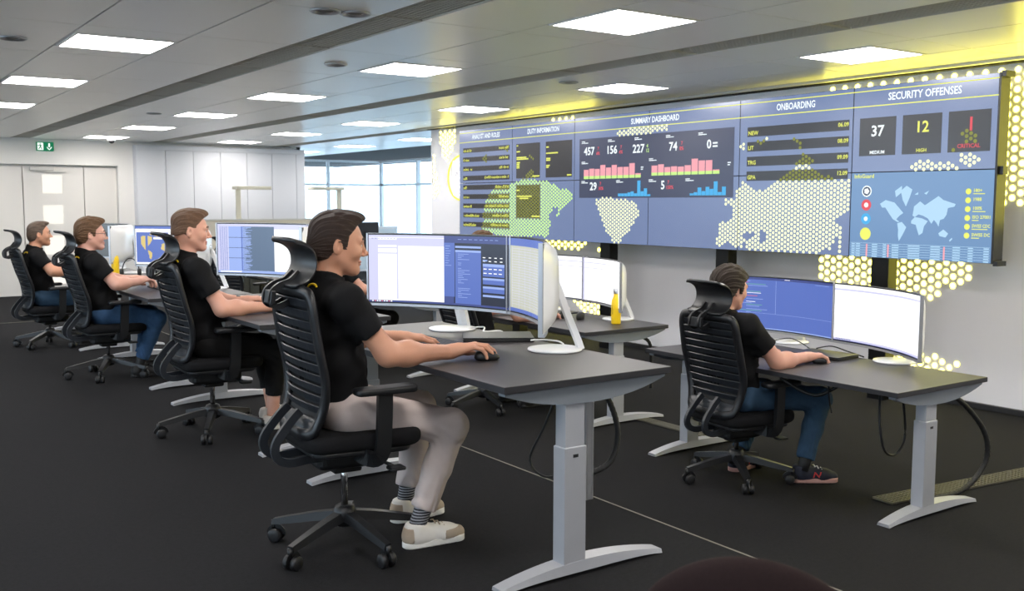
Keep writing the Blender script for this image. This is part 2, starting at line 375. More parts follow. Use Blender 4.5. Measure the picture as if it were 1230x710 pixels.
class Print:
    """flat print on the wall: u to the right, v up, small steps towards the room for layers"""
    def __init__(s, name, m): s.b = MB(); s.name = name; s.m = m
    def quad(s, u0, u1, v0, v1, l=1):
        x = -.0015-.0006*l; s.b.add([(x, -u0, v0), (x, -u1, v0), (x, -u1, v1), (x, -u0, v1)], [(0, 1, 2, 3)]); return s
    def poly(s, P, l=1):
        x = -.0015-.0006*l; s.b.add([(x, -u, v) for u, v in P], [tuple(range(len(P)))]); return s
    def text(s, t, u, v, h, l=3, al='l', wmax=None, wfit=None):
        V, F, w, hh = text_geo(t); k = h/.72; kx = k
        if wmax and w*k > wmax: kx = wmax/w
        if wfit: kx = wfit/w
        o = u-(0 if al == 'l' else w*kx/2 if al == 'c' else w*kx); x = -.0015-.0006*l
        s.b.add([(x, -(o+p[0]*kx), v+p[1]*k) for p in V], F); return s
    def disc(s, u, v, r, l=2, n=8):
        x = -.0015-.0006*l; s.b.add([(x, -(u+r*math.cos(2*PI*i/n)), v+r*math.sin(2*PI*i/n)) for i in range(n)], [tuple(range(n))]); return s
    def obj(s, parent=vw, **k): return s.b.obj(s.name, s.m, parent, **k)
# headers: two yellow rules and titles
p = Print('header_rule', V_Y); p.quad(0, VWW, 1.318, 1.326); p.quad(0, VWW, 1.198, 1.206); p.obj()
p = Print('title_text', V_W)
for t, u, wf in (('ANALYST AND ROLES', .625, .63), ('DUTY INFORMATION', 1.825, .61), ('SUMMARY DASHBOARD', 3.69, .70), ('ONBOARDING', 5.44, .41), ('SECURITY OFFENSES', 6.645, .61)): p.text(t, u, 1.238, .058, al='c', wfit=wf)
p.obj()
# tile backgrounds
k = Print('tile', V_K)
for i in range(9): v1 = 1.13-i*.1185; k.quad(.09, 1.15, v1-.062, v1)
k.quad(1.29, 1.77, .72, 1.13); k.quad(1.88, 2.37, .72, 1.13); k.quad(1.29, 1.77, .25, .64)
for i in range(4): v1 = 1.11-i*.131; k.quad(4.91, 5.99, v1-.085, v1)
for u in (6.09, 6.475, 6.855): k.quad(u, u+.328, .81, 1.11)
k.obj()
n = Print('tile', V_N); n.quad(2.50, 4.755, .485, 1.125); n.obj()
y = Print('tile_text', V_Y)
rg = random.Random(3)
def glyphs(pr, u0, u1, v, h, l=3):
    u = u0
    while u < u1-.008:
        w_ = rg.uniform(.010, .016)
        if rg.random() < .14: u += .012; continue
        hh = h*rg.choice((.62, .62, .7, 1.0)); pr.quad(u, min(u+w_*.45, u1), v, v+hh, l); pr.quad(u, min(u+w_*.8, u1), v+hh*.72, v+hh, l)
        if rg.random() < .6: pr.quad(u, min(u+w_*.8, u1), v, v+h*.16, l)
        u += w_
for i, (wl, wr_) in enumerate(((.20, .22), (.14, .21), (.21, .21), (.09, .54), (.09, .30), (.14, .22), (.20, .52), (.38, .36), (.30, .40))):
    v1 = 1.13-i*.1185; glyphs(y, .10, .10+wl, v1-.052, .032); glyphs(y, 1.14-wr_, 1.14, v1-.042, .032)
for a, b_ in (('NEW', '06.09'), ('LIT', '08.09'), ('TRG', '09.09'), ('GPA', '12.09')): i = ['NEW', 'LIT', 'TRG', 'GPA'].index(a); v1 = 1.11-i*.131; y.text(a, 4.92, v1-.07, .036); y.text(b_, 5.985, v1-.052, .034, al='r')
for (u, v, w) in ((1.30, 1.10, .03), (1.30, 1.03, .07), (1.30, .96, .20), (1.30, .94, .24), (1.30, .90, .07), (1.30, .88, .06), (1.30, .86, .06), (1.30, .84, .06), (1.89, 1.06, .05), (1.89, .99, .22), (1.89, .93, .08), (1.89, .91, .08), (1.89, .85, .07), (1.89, .83, .05), (2.28, .735, .08), (1.62, .735, .14), (1.30, .57, .06), (1.30, .50, .31), (1.36, .475, .18), (1.61, .265, .16)): y.quad(u, u+w, v, v+.015, 3)
y.text('12', 6.64, .975, .085, al='c'); y.text('HIGH', 6.64, .825, .026, al='c'); y.obj()
w = Print('tile_text', V_W); w.text('37', 6.255, .965, .085, al='c'); w.text('MEDIUM', 6.255, .825, .026, al='c')
for t, u, v in (('457', 2.76, .95), ('156', 3.13, .95), ('227', 3.55, .945), ('74', 4.02, .945), ('0', 4.47, .945), ('29', 2.80, .57), ('5', 3.85, .57)): w.text(t, u, v, .085, al='r')
for u, v in ((2.54, 1.09), (2.98, 1.09), (3.40, 1.09), (3.86, 1.09), (4.30, 1.09), (2.54, .87), (3.62, .87), (2.54, .66), (3.12, .66), (3.62, .66), (4.14, .66)): w.quad(u, u+.06, v, v+.008, 3); w.quad(u, u+.11, v-.016, v-.008, 3)
w.quad(3.50, 3.54, .79, .80, 3); w.quad(3.50, 3.53, .77, .78, 3); w.quad(4.68, 4.72, .80, .81, 3); w.quad(4.68, 4.71, .78, .79, 3); w.quad(4.49, 4.55, .985, 1.0, 3); w.quad(4.49, 4.55, .955, .97, 3)
w.obj()
r_ = Print('tile_text', V_R); r_.text('1', 7.02, .965, .10, al='c'); r_.text('CRITICAL', 7.02, .84, .03, al='c')
for t, u, v in (('6%', 2.79, .945), ('4%', 3.16, .945), ('8%', 4.05, .945), ('30%', 2.83, .57), ('150%', 3.87, .57)): r_.text(t, u, v, .035); r_.text('7', u+.02, v+.05, .035)
r_.obj()
gr = Print('tile_text', V_G); gr.text('12', 3.57, .945, .035); gr.text('4', 3.58, .99, .035); gr.obj()
# bar charts, each bar a piece of its own
def bars(u0, du, v0, hs, m, wd=.8, cap=None):
    for i, hh in enumerate(hs):
        Print('bar', m).quad(u0+i*du, u0+(i+wd)*du, v0, v0+hh, 3).obj(); 
        if cap: Print('bar_foot', cap).quad(u0+i*du, u0+(i+wd)*du, v0-.03, v0, 3).obj()
bars(2.58, .093, .72, [.07, .08, .075, .115, .085, .11, .085, .085, .12, .015], V_P, .9, V_G)
bars(3.66, .093, .735, [.07, .08, .05, .055, .05, .06, .12, .10, .10, .01], V_P, .9, V_G)
bars(3.15, .05, .50, [.03, .03, .03, .04, .05, .03, .16, .05, .08, .02], V_B, .95)
bars(4.20, .052, .505, [.02, .03, .075, .04, .08, .06, .13, .03, .08], V_B, .95)
# dot map shown across the screens
polys = [[(1.2, .66), (1.46, .72), (1.84, .68), (1.96, .67), (2.13, .6), (2.29, .58), (2.4, .5), (2.29, .42), (2.16, .36), (2.11, .24), (2.08, .28), (2.13, .37), (2.05, .38), (1.94, .3), (1.98, .19), (1.94, .05), (1.87, .03), (1.81, .05), (1.2, .01), (.64, .05), (.5, .12), (.58, .19), (.56, .27), (.62, .45), (.72, .54), (.82, .63), (1.03, .63)],
 [(2.76, .47), (2.92, .49), (3.23, .47), (3.42, .45), (3.5, .32), (3.43, .26), (3.28, .09), (3.16, .01), (3.08, .02), (2.95, .13), (2.84, .32)],
 [(3.11, 1.19), (3.41, 1.195), (3.87, 1.195), (3.87, 1.14), (3.41, 1.13), (3.14, 1.12)],
 [(4.55, .05), (4.56, .11), (4.61, .26), (4.64, .25), (4.72, .26), (4.75, .29), (4.75, .4), (4.66, .41), (4.65, .47), (4.78, .47), (4.8, .54), (4.87, .62), (5.01, .54), (4.97, .48), (5.07, .55), (5.11, .54), (5.2, .6), (5.27, .64), (5.39, .7), (5.49, .76), (5.62, .76), (5.71, .69), (5.81, .66), (5.84, .63), (6.02, .63), (6.02, .37), (5.97, .35), (5.89, .31), (5.89, .28), (5.95, .26), (5.95, .07), (5.92, .0), (5.91, .01), (5.93, .08), (5.91, .17), (5.88, .12), (5.82, .03), (5.79, .05), (5.76, .05), (5.72, .01), (4.97, .01), (4.92, .03), (4.92, .07), (4.84, .02), (4.79, .02), (4.73, .08), (4.65, .05), (4.62, .0)],
 [(7.18, 1.19), (7.225, 1.2), (7.225, .85), (7.18, .87)], [(6.54, .69), (6.64, .77), (6.75, .74), (6.85, .75), (6.97, .71), (6.96, .80), (7.1, .80), (7.11, .72), (6.98, .69)],
 [(5.40, .76), (5.55, .86), (5.66, .80), (5.60, .76)], [(1.46, .72), (1.60, .84), (1.70, .72)], [(.56, .98), (.66, 1.04), (.64, .93)], [(1.0, 1.1), (1.12, 1.12), (1.1, 1.05)], [(5.03, .99), (5.14, 1.02), (5.12, .95), (5.05, .95)], [(4.83, .96), (4.88, .99), (4.88, .90), (4.84, .91)], [(6.94, .96), (6.98, .99), (7.08, .94), (7.08, .87), (6.99, .88)], [(6.86, .84), (6.92, .87), (6.92, .8)], [(5.42, .99), (5.46, 1.0), (5.54, .91), (5.50, .90)], [(1.55, .98), (1.6, 1.0), (1.66, .90)]]
holes = [(4.945, .14, .07, .03), (5.11, .12, .03, .06)]
tiles = [(.09, 1.15, 1.13-i*.1185-.062, 1.13-i*.1185) for i in range(9)]+[(1.29, 1.77, .72, 1.13), (1.29, 1.77, .25, .64)]+[(4.91, 5.99, 1.11-i*.131-.085, 1.11-i*.131) for i in range(4)]+[(6.855, 7.183, .81, 1.11)]
d1 = Print('dot_map', V_D); d2 = Print('dot_map', V_GY); d3 = Print('dot_map', emit('dash_dot_green', (205, 246, 150), 1.1*SCR)); pit_ = .0385
for i in range(int(VWW/(pit_*.866))):
    for j in range(int(VWH/pit_)+1):
        u = i*pit_*.866; v = j*pit_+(pit_/2 if i % 2 else 0)
        if v > VWH-.01 or v < .01: continue
        if any(inpoly(u, v, P) for P in polys) and not any(((u-a)/c)**2+((v-b)/d)**2 < 1 for a, b, c, d in holes):
            dim = any(a-.01 < u < b+.01 and c-.01 < v < d+.01 for a, b, c, d in tiles)
            (d2 if dim else d3 if u < 2.5 else d1).disc(u, v, .0152, 2, 8)
d1.obj(kind='stuff'); d2.obj(kind='stuff'); d3.obj(kind='stuff')
# world map page, icons, list
mp = Print('world_map', V_L)
for P in [[(6.3, .43), (6.35, .46), (6.43, .44), (6.47, .4), (6.51, .36), (6.48, .34), (6.45, .31), (6.48, .29), (6.46, .29), (6.42, .31), (6.38, .36), (6.35, .4), (6.32, .4)], [(6.43, .53), (6.49, .57), (6.49, .52), (6.44, .48)], [(6.48, .53), (6.53, .57), (6.58, .54), (6.56, .48), (6.53, .41), (6.5, .46)], [(6.46, .28), (6.5, .29), (6.54, .25), (6.51, .19), (6.48, .14), (6.47, .18), (6.47, .23)], [(6.59, .34), (6.6, .41), (6.65, .45), (6.69, .42), (6.77, .47), (6.8, .49), (6.84, .46), (6.94, .43), (6.93, .41), (6.88, .4), (6.87, .35), (6.85, .32), (6.82, .31), (6.81, .26), (6.79, .29), (6.77, .31), (6.75, .28), (6.72, .32), (6.68, .34), (6.64, .35), (6.61, .33)], [(6.58, .3), (6.61, .33), (6.67, .32), (6.72, .3), (6.69, .26), (6.68, .21), (6.65, .19), (6.63, .24), (6.62, .27), (6.58, .28)], [(6.81, .21), (6.85, .24), (6.89, .21), (6.87, .18), (6.82, .19)], [(6.90, .16), (6.92, .18), (6.925, .17), (6.905, .15)], [(6.60, .50), (6.63, .52), (6.63, .50)], [(6.68, .51), (6.72, .53), (6.70, .50)]]: mp.poly(P, 2)
mp.obj(panels[5, 0]).location = (0, PW*5, 0)
def on50(o): o.location = (0, PW*5, 0); return o
for (u, v, r), m in zip(((6.175, .53, .045), (6.175, .42, .045), (6.175, .31, .045), (6.175, .19, .05)), (V_W, V_R, V_B, V_Y)): on50(Print('status_icon', m).disc(u, v, r, 2, 20).obj(panels[5, 0]))
on50(Print('status_icon_core', V_N).disc(6.175, .53, .036, 3, 20).obj(panels[5, 0])); on50(Print('status_icon_core', V_W).disc(6.175, .53, .025, 4, 5).disc(6.175, .42, .02, 4, 12).disc(6.175, .31, .018, 4, 12).obj(panels[5, 0]))
yy = Print('fact_text', V_Y); yy.text('InfoGuard', 6.055, .635, .032)
for i, (t, s2) in enumerate((('180+', .09), ('1988', .0), ('100%', .1), ('ISO 27001', .05), ('SWISS CDC', .12), ('SWISS DC', .06))):
    v = .522-i*.0645; yy.disc(7.035, v, .022, 2, 16); yy.text(t, 7.072, v-.004, .024, wmax=.14)
    if s2: yy.quad(7.072, 7.072+s2, v-.02, v-.014, 3)
on50(yy.obj(panels[5, 0]))
ll = Print('event_list', V_L)
for rr in range(6):
    v = .115-rr*.019; ll.quad(6.04, 7.215, v, v+.0025, 2)
    for c_, w_ in ((6.05, .03), (6.09, .04), (6.24, .05), (6.34, .03), (6.42, .06), (6.56, .10), (6.75, .08), (6.93, .06), (7.05, .04), (7.17, .04)): ll.quad(c_, c_+w_, v-.012, v-.004, 3)
on50(ll.obj(panels[5, 0])); rl = Print('event_flag', V_P)
for u in (6.185, 6.38, 6.855): rl.quad(u, u+.014, .01, .11, 3)
on50(rl.obj(panels[5, 0]))
# steel frame, brackets and posts
fr_ = MB(); fr_.box(.09, .14, -VWW+.03, -.03, .05, .12); fr_.box(.09, .14, -VWW+.03, -.03, VWH-.15, VWH-.08); fr_.box(-.004, .12, -VWW-.014, -VWW, 0, VWH); fr_.box(.0, .12, -VWW-.045, -VWW-.012, -.015, .02); fr_.box(0, .12, -VWW-.045, -VWW-.012, VWH-.03, VWH+.01); fr_.box(.02, .08, -VWW-.045, -VWW-.012, .64, .70); fr_.obj('frame', M_black, vw)
MB().box(.091, .095, -VWW+.001, -.001, .001, VWH-.001).obj('led_light_block', M_black, vw)  # added hidden sheet, keeps LED glow from leaking between the panels
pmb = MB(); pmb.box(-.06, .06, -.08, .08, ZL, VZ0+.2, .004); pst = pmb.mesh('post', mat('black_steel', (16, 16, 17), .35, metal=.4, noise=.1, nscale=30))
for yy_ in (10.0, 8.31, 6.59, 4.87): ob('post', pst, vw, (7.10-VX, yy_-VY0, -VZ0))

# LED dots set into the display wall, large world map pattern
wr = bpy.data.objects['wall_right']
reg = [[(5.72, 2.44), (1.4, 2.44), (1.3, 1.9), (1.8, 1.3), (2.6, 1.1), (3.2, 1.2), (3.7, 1.25), (3.96, 1.40), (4.12, 1.36), (4.16, 1.75), (4.9, 1.2), (5.7, 1.1), (5.9, 1.9)], [(9.9, 2.38), (9.0, 2.38), (8.6, 2.0), (8.9, 1.5), (9.1, 1.0), (9.9, 1.0), (10.8, 1.4), (11.2, 2.0), (10.6, 2.3)], [(5.12, 2.44), (4.1, 2.44), (4.1, 2.36), (5.12, 2.40)], [(9.80, 2.45), (9.29, 2.45), (9.29, 2.38), (9.8, 2.38)],
 [(5.72, 1.05), (4.28, 1.05), (4.28, .80), (4.40, .72), (4.50, .78), (4.62, .60), (4.78, .66), (4.9, .62), (5.05, .70), (5.4, .58), (5.72, .70)], [(9.9, 1.0), (9.08, 1.0), (9.08, .86), (9.9, .84)], [(8.9, .93), (8.78, .93), (8.78, .85), (8.9, .85)],
 [(9.45, .40), (9.1, .40), (8.9, .25), (8.6, .16), (8.6, .06), (9.0, .08), (9.3, .22)], [(11.9, .0), (11.2, .06), (10.4, .04), (9.6, .05), (8.9, .0), (8.7, -.14), (11.9, -.14)], [(5.2, .20), (4.85, .20), (4.5, .18), (4.3, .10), (4.5, .02), (5.1, .0)],
 [(12.66, 2.44), (11.98, 2.44), (12.02, 2.2), (12.2, 2.0), (12.3, 1.95), (12.38, 2.15), (12.45, 2.4)], [(12.66, 2.2), (12.58, 2.1), (12.5, 1.7), (12.40, 1.58), (12.66, 1.4)], [(12.66, 1.3), (12.6, 1.3), (12.6, 1.15), (12.66, 1.15)],
 [(5.8, .85), (5.72, .75), (7.2, .3), (7.4, .6), (6.6, .97)]]
reg.pop()
wp = .0735; wdot = MB()
for i in range(int(11.5/(wp*.866))):
    for j in range(int(2.7/wp)):
        yv = 1.2+i*wp*.866; zv = ZL+.03+j*wp+(wp/2 if i % 2 else 0)
        if zv < ZC-.03 and yv < 12.64 and any(inpoly(yv, zv, P) for P in reg):
            r = .0235; n = 10
            wdot.add([(XW-.004, yv+r*math.cos(2*PI*q/n), zv+r*math.sin(2*PI*q/n)) for q in range(n)], [tuple(range(n-1, -1, -1))])
wdot.obj('led_dots', emit('led_yellow', (255, 243, 98), DOT), wr, kind='stuff')
# lit ring emblem with lettering, partly behind the screens
em_ = thing('wall_emblem', (XW-.006, 11.85, 1.745), 0, 'lit yellow ring emblem with white lettering on the wall left of the screens', 'sign')
MB().tube([(0, .34*math.cos(2*PI*i/48), .31*math.sin(2*PI*i/48)) for i in range(48)], .014, 6, closed=True, up=(1, 0, 0)).obj('ring', emit('emblem_yellow', (240, 232, 96), 1.0), em_)
et = MB()
for i, t in enumerate(('MANAGED', 'CYBER', 'DEFENCE', 'CENTER')):
    V, F, w_, hh = text_geo(t); k_ = .135/.72; et.add([(-.004, .22-p[0]*k_, .12-i*.125+p[1]*k_) for p in V], F)
et.obj('lettering', emit('emblem_white', (255, 255, 255), 1.5), em_)
# ================================================================ furniture
M_top = mat('desk_top_anthracite', (62, 59, 60), .42, noise=.12, nscale=60, bump=.02, bscale=900, spec=.4)
M_edge = mat('desk_edge', (40, 40, 44), .5, noise=.08, nscale=60)
M_leg = mat('desk_leg_silver', (172, 174, 180), .42, metal=.25, noise=.04, nscale=15, bump=.015, bscale=900)
M_beam = mat('desk_beam_grey', (128, 134, 142), .45, metal=.25, noise=.04, nscale=15)
L_D, L_W = .80, 1.80
desk_protos = {}
def desk(loc, zf, H, label, group='sit-stand desks'):
    t = thing('standing_desk', (loc[0], loc[1], zf), 0, label, 'desk', group)
    if 'top' not in desk_protos:
        m = MB(); m.slab([(-.4, -.9), (.4, -.9), (.4, .9), (-.4, .9)], -.026, 0, .0015, mi=0, nb=1)
        for i, f in enumerate(m.f):
            m.m[i] = 1 if max(m.v[k][2] for k in f)-min(m.v[k][2] for k in f) > .01 else 0
        desk_protos['top'] = m.mesh('tabletop', [M_top, M_edge])
        b = MB(); n = 14; V = []
        for y in (-.02, .02):
            for i in range(n+1):
                x = -.385+.77*i/n; d = .062*(1-abs((i/n-.5)*2)**2.2)+.012
                V += [(x, y, -.027), (x, y, -.027-d)]
        F = []
        for i in range(n):
            a, c = 2*i, 2*(n+1)+2*i; F += [(a, a+1, a+3, a+2), (c, c+2, c+3, c+1), (a+1, c+1, c+3, a+3), (a, a+2, c+2, c)]
        F += [(0, 2*(n+1), 2*(n+1)+1, 1), (2*n, 2*n+1, 4*n+3, 4*n+2)]
        b.add(V, F); desk_protos['beam'] = b.mesh('side_beam', M_beam)
        f = MB(); V = []; F = []; n = 16
        for i in range(n+1):
            x = -.39+.78*i/n; k = 1-abs((i/n-.5)*2)**2; zt = .016+.042*k; zb = .0+.018*max(0, 1-abs((i/n-.5)*2)**4)*.9
            wd = .036+.006*k; V += [(x, -wd, zb), (x, wd, zb), (x, wd-.006, zt), (x, -wd+.006, zt)]
        for i in range(n):
            for q in range(4): a = 4*i+q; c = 4*i+(q+1) % 4; F.append((a, a+4, c+4, c))
        F += [(3, 2, 1, 0), (4*n, 4*n+1, 4*n+2, 4*n+3)]; f.add(V, F); desk_protos['foot'] = f.mesh('foot', M_leg)
        desk_protos['outer'] = MB().box(-.052, .052, -.035, .035, 0, .46, .004).mesh('column', M_leg)
        desk_protos['inner'] = MB().box(-.046, .046, -.030, .030, 0, .30, .003).mesh('inner_column', M_leg)
        desk_protos['rail'] = MB().box(-.03, .03, -.80, .80, -.075, -.035, .003).mesh('crossbar', M_beam)
        tr = MB(); tr.box(-.06, .06, -.55, .55, -.14, -.135); tr.box(-.06, -.055, -.55, .55, -.14, -.08); tr.box(.055, .06, -.55, .55, -.14, -.08); desk_protos['tray'] = tr.mesh('cable_tray', mat('tray_grey', (60, 62, 66), .5, metal=.4, noise=.1))
        bt = MB(); bt.box(-.012, .012, -.0365, -.034, .42, .432); desk_protos['badge'] = bt.mesh('badge', M_black)
    P = desk_protos
    ob('tabletop', P['top'], t, (0, 0, H)); ob('crossbar', P['rail'], t, (-.05, 0, H)); ob('cable_tray', P['tray'], t, (.2, 0, H))
    for s in (-1, 1):
        ob('side_beam', P['beam'], t, (0, s*.86, H)); ob('foot', P['foot'], t, (0, s*.84, 0))
        c = ob('column', P['outer'], t, (-.06, s*.84, .04)); ob('badge', P['badge'], c); ob('inner_column', P['inner'], t, (-.06, s*.84, H-.30-.08))
    return t
D_A = desk((2.33, 3.71), 0, .764, 'grey topped standing desk nearest the camera, in front of the man in pale trousers')
D_B = desk((2.33, 6.06), 0, .74, 'standing desk in the left row, second from the camera')
D_C = desk((2.36, 8.41), 0, .69, 'standing desk in the left row, third from the camera')
D_D = desk((2.34, 10.78), 0, .68, 'standing desk in the left row, furthest from the camera')
D_E = desk((4.66, 3.72), ZL, .685, 'standing desk at the right, below the right end of the video wall')
D_F = desk((4.75, 6.24), ZL, .70, 'standing desk with yellow lit beam and yellow bottle, in the middle of the picture')
D_G = desk((4.75, 8.75), ZL, .70, 'standing desk in the lower row hidden behind the front monitors')
D_H = desk((4.75, 11.26), ZL, .70, 'standing desk far back in the lower row behind the second man')

# ---------------------------------------------------------------- office chair
M_net = mat('chair_net', (26, 27, 30), .7, noise=.2, nscale=200)
M_frame = mat('chair_frame', (25, 26, 29), .38, noise=.08, nscale=60, bump=.02, bscale=500)
M_slat = mat('chair_slat', (36, 40, 46), .36, noise=.08, nscale=60)
M_seat = mat('chair_fabric', (22, 22, 24), .9, noise=.3, nscale=300, bump=.2, bscale=900, spec=.2)
M_chrome = mat('chrome', (200, 200, 202), .15, metal=1, noise=.02)
def backx(z): return float(np.interp(z, [.48, .56, .636, .74, .83, .95, 1.06], [-.215, -.19, -.178, -.195, -.228, -.262, -.29]))
def backw(z): return float(np.interp(z, [.50, .58, .70, .85, 1.0, 1.05], [.165, .195, .225, .232, .222, .215]))
def make_chair():
    t = thing('office_chair', (0, 0, 0), 0)
    low, up = [], []
    # star base
    am = MB(); am.tube([(.03, 0, .135), (.12, 0, .122), (.24, 0, .098), (.315, 0, .083)], [1.1, 1.0, .85, .7], sec=[(-.024, -.016), (.024, -.016), (.018, .018), (-.018, .018)], smooth=False)
    armm = am.mesh('base_arm', M_frame)
    cm = MB(); cm.tube([(.318, 0, .088), (.318, 0, .05)], .011, 8)
    cm.tube([(.305+.032*math.cos(a), 0, .030+.032*math.sin(a)) for a in [PI*k/8 for k in range(9)]], 1, sec=[(-.011, -.004), (.011, -.004), (.011, .004), (-.011, .004)], up=(0, 1, 0), smooth=False)
    casm = cm.mesh('caster', M_black)
    wm = MB()
    for s in (-1, 1): wm.lathe([(.004, -.012), (.024, -.012), (.0285, -.008), (.0285, .008), (.024, .012), (.004, .012)], 18, M=Matrix.Translation((.305, s*.019, .0285)) @ Matrix.Rotation(PI/2, 4, 'X'))
    whm = wm.mesh('wheel', mat('wheel_rubber', (30, 30, 32), .45, noise=.1, nscale=60))
    for k in range(5):
        a = ob('base_arm', armm, t); a.rotation_euler.z = k*2*PI/5; a['k'] = k
        c = ob('caster', casm, t); c.rotation_euler.z = k*2*PI/5; c['k'] = k; ob('wheel', whm, c)
    hb = MB(); hb.lathe([(.03, .09), (.045, .10), (.048, .15), (.04, .172), (.03, .178)], 20); hb.obj('hub', M_frame, t)
    gs = MB(); gs.lathe([(.0145, .17), (.0145, .40)], 16); gs.obj('gas_spring', M_chrome, t)
    # upper part (moves with seat height)
    U = []
    m = MB(); m.slab([(-.13, -.075), (.08, -.095), (.17, -.06), (.17, .06), (.08, .095), (-.13, .075)], .345, .425, .02, rc=.03, smooth=False); m.box(-.06, .06, -.05, .05, .32, .35, .01); U.append(m.obj('mechanism', M_black, t))
    lv = MB(); lv.tube([(.10, -.08, .375), (.12, -.16, .37), (.13, -.2, .365)], .008); lv.slab([(.10, -.25), (.165, -.25), (.165, -.19), (.10, -.19)], .357, .37, .004, rc=.01); U.append(lv.obj('lever', M_black, t))
    sh = MB(); sh.slab([(-.19, -.20), (.18, -.225), (.22, -.18), (.22, .18), (.18, .225), (-.19, .20)], .425, .452, .01, rc=.06, seg=5); U.append(sh.obj('seat_shell', M_frame, t))
    st = MB(); st.slab([(-.215, -.215), (.20, -.245), (.26, -.20), (.26, .20), (.20, .245), (-.215, .215)], .445, .515, .028, rc=.08, seg=6, nb=4, smooth=True); U.append(st.obj('seat', M_seat, t))
    # back: rim, slats, net
    L = []
    for z in np.linspace(.56, 1.0, 9): L.append((backx(z), -backw(z), z))
    L += [(backx(1.04), -.205, 1.04), (backx(1.055)-.004, -.16, 1.055), (backx(1.06)-.018, 0, 1.058), (backx(1.055)-.004, .16, 1.055), (backx(1.04), .205, 1.04)]
    for z in np.linspace(1.0, .56, 9): L.append((backx(z), backw(z), z))
    L += [(backx(.52), .17, .52), (backx(.505)-.01, .10, .505), (backx(.505)-.015, -.10, .505), (backx(.52), -.17, .52)]
    rm = MB(); rm.tube(smooth_path(L, 3, True), 1, sec=[(-.02, -.012), (.02, -.012), (.024, 0), (.02, .012), (-.02, .012), (-.024, 0)], up=(1, 0, 0), closed=True); U.append(rm.obj('back_frame', M_frame, t))
    lp = MB(); V = []; F = []
    for z in (.50, .535, .575):
        for k in range(9): y = (-1+k/4)*(backw(z)-.01); V.append((backx(z)-.012+.012*(k/4-1)**2, y, z))
    nv = len(V); V += [(x-.012, y, z) for x, y, z in V]
    for r in range(2):
        for k in range(8): a = r*9+k; F += [(a, a+1, a+10, a+9), (nv+a, nv+a+9, nv+a+10, nv+a+1)]
    F += [(k, nv+k, nv+k+1, k+1) for k in range(8)]+[(18+k, 19+k, nv+19+k, nv+18+k) for k in range(8)]
    lp.add(V, F, smooth=True); U.append(lp.obj('lower_back_plate', M_slat, t))
    for z in np.linspace(.615, 1.015, 11):
        s = MB(); V = []; w = backw(z)-.012; bow = .022
        for k in range(9):
            u = -1+k/4; x = backx(z)-bow*(1-u*u); y = u*w; hh = .0135
            V += [(x+.004, y, z-hh), (x-.010, y, z+hh*.9), (x-.013, y, z+hh*.6), (x, y, z-hh-.004)]
        F = []
        for k in range(8):
            for q in range(4): a = 4*k+q; c = 4*k+(q+1) % 4; F.append((a, c, c+4, a+4))
        F += [(0, 3, 2, 1), (32, 33, 34, 35)]; s.add(V, F); U.append(s.obj('back_slat', M_slat, t))
    nt = MB(); V = []; F = []; zs = np.linspace(.55, 1.045, 12)
    for z in zs:
        for k in range(7): u = -1+k/3; V.append((backx(z)+.012-.018*(1-u*u), u*(backw(z)-.005), z))
    for r in range(11):
        for k in range(6): a = r*7+k; F.append((a, a+1, a+8, a+7))
    nt.add(V, F, smooth=True); U.append(nt.obj('back_net', M_net, t))
    for s in (-1, 1):
        b = MB(); b.tube(smooth_path([(-.205, s*.07, .60), (-.25, s*.072, .555), (-.305, s*.075, .48), (-.30, s*.075, .425), (-.25, s*.072, .40), (-.16, s*.068, .405), (-.06, s*.06, .40)], 4), 1, sec=[(-.016, -.010), (.016, -.010), (.016, .010), (-.016, .010)], up=(0, 1, 0), smooth=False)
        U.append(b.obj('back_bracket', M_slat, t))
        a = MB(); a.tube(smooth_path([(.0, s*.16, .425), (.02, s*.255, .42), (.05, s*.275, .45), (.06, s*.275, .56), (.065, s*.272, .68)], 4), 1, sec=[(-.030, -.011), (.030, -.011), (.030, .011), (-.030, .011)], up=(0, 1, 0), smooth=False); a2 = a
        # section side axis lies along x: swap so that the post is broad along x
        U.append(a.obj('arm_post', M_black, t))
        p = MB(); p.slab([(-.06, s*.275-.042), (.19, s*.275-.046), (.19, s*.275+.046), (-.06, s*.275+.042)], .678, .705, .009, rc=.03, seg=4, nb=3, smooth=True); U.append(p.obj('arm_pad', M_black, t))
    # headrest, a C-shaped shell
    pr = smooth_path([(-.362, 0, 1.245), (-.318, 0, 1.238), (-.280, 0, 1.212), (-.264, 0, 1.165), (-.272, 0, 1.12), (-.300, 0, 1.082), (-.335, 0, 1.068)], 4)
    hm = MB(); V = []; F = []; ys = [-.15, -.147, -.135, -.10, -.05, 0, .05, .10, .135, .147, .15]; nP = len(pr)
    for th in (0, 1):
        for i, q in enumerate(pr):
            tg = (pr[min(i+1, nP-1)]-pr[max(i-1, 0)]).normalized(); nn = Vector((tg.z, 0, -tg.x))
            for y in ys:
                e = max(0, (abs(y)-.125)/.025); sh_ = (1-.15*e*e); tt = (.008 if th else -.008)*(1-.75*e)
                c = q+nn*tt; mid = Vector((-.30, 0, 1.155)); c = mid+(c-mid)*sh_; bw = -.02*(y/.15)**2
                V.append((c.x-bw, y, c.z))
    n2 = len(ys)
    for th in (0, 1):
        o_ = th*nP*n2
        for i in range(nP-1):
            for k in range(n2-1): a = o_+i*n2+k; F.append((a, a+1, a+n2+1, a+n2) if th == 0 else (a, a+n2, a+n2+1, a+1))
    o_ = nP*n2
    for k in range(n2-1):
        F.append((k, o_+k, o_+k+1, k+1)); a = (nP-1)*n2+k; F.append((a, a+1, o_+a+1, o_+a))
    for i in range(nP-1):
        a = i*n2; F.append((a, a+n2, o_+a+n2, o_+a)); a = i*n2+n2-1; F.append((a, o_+a, o_+a+n2, a+n2))
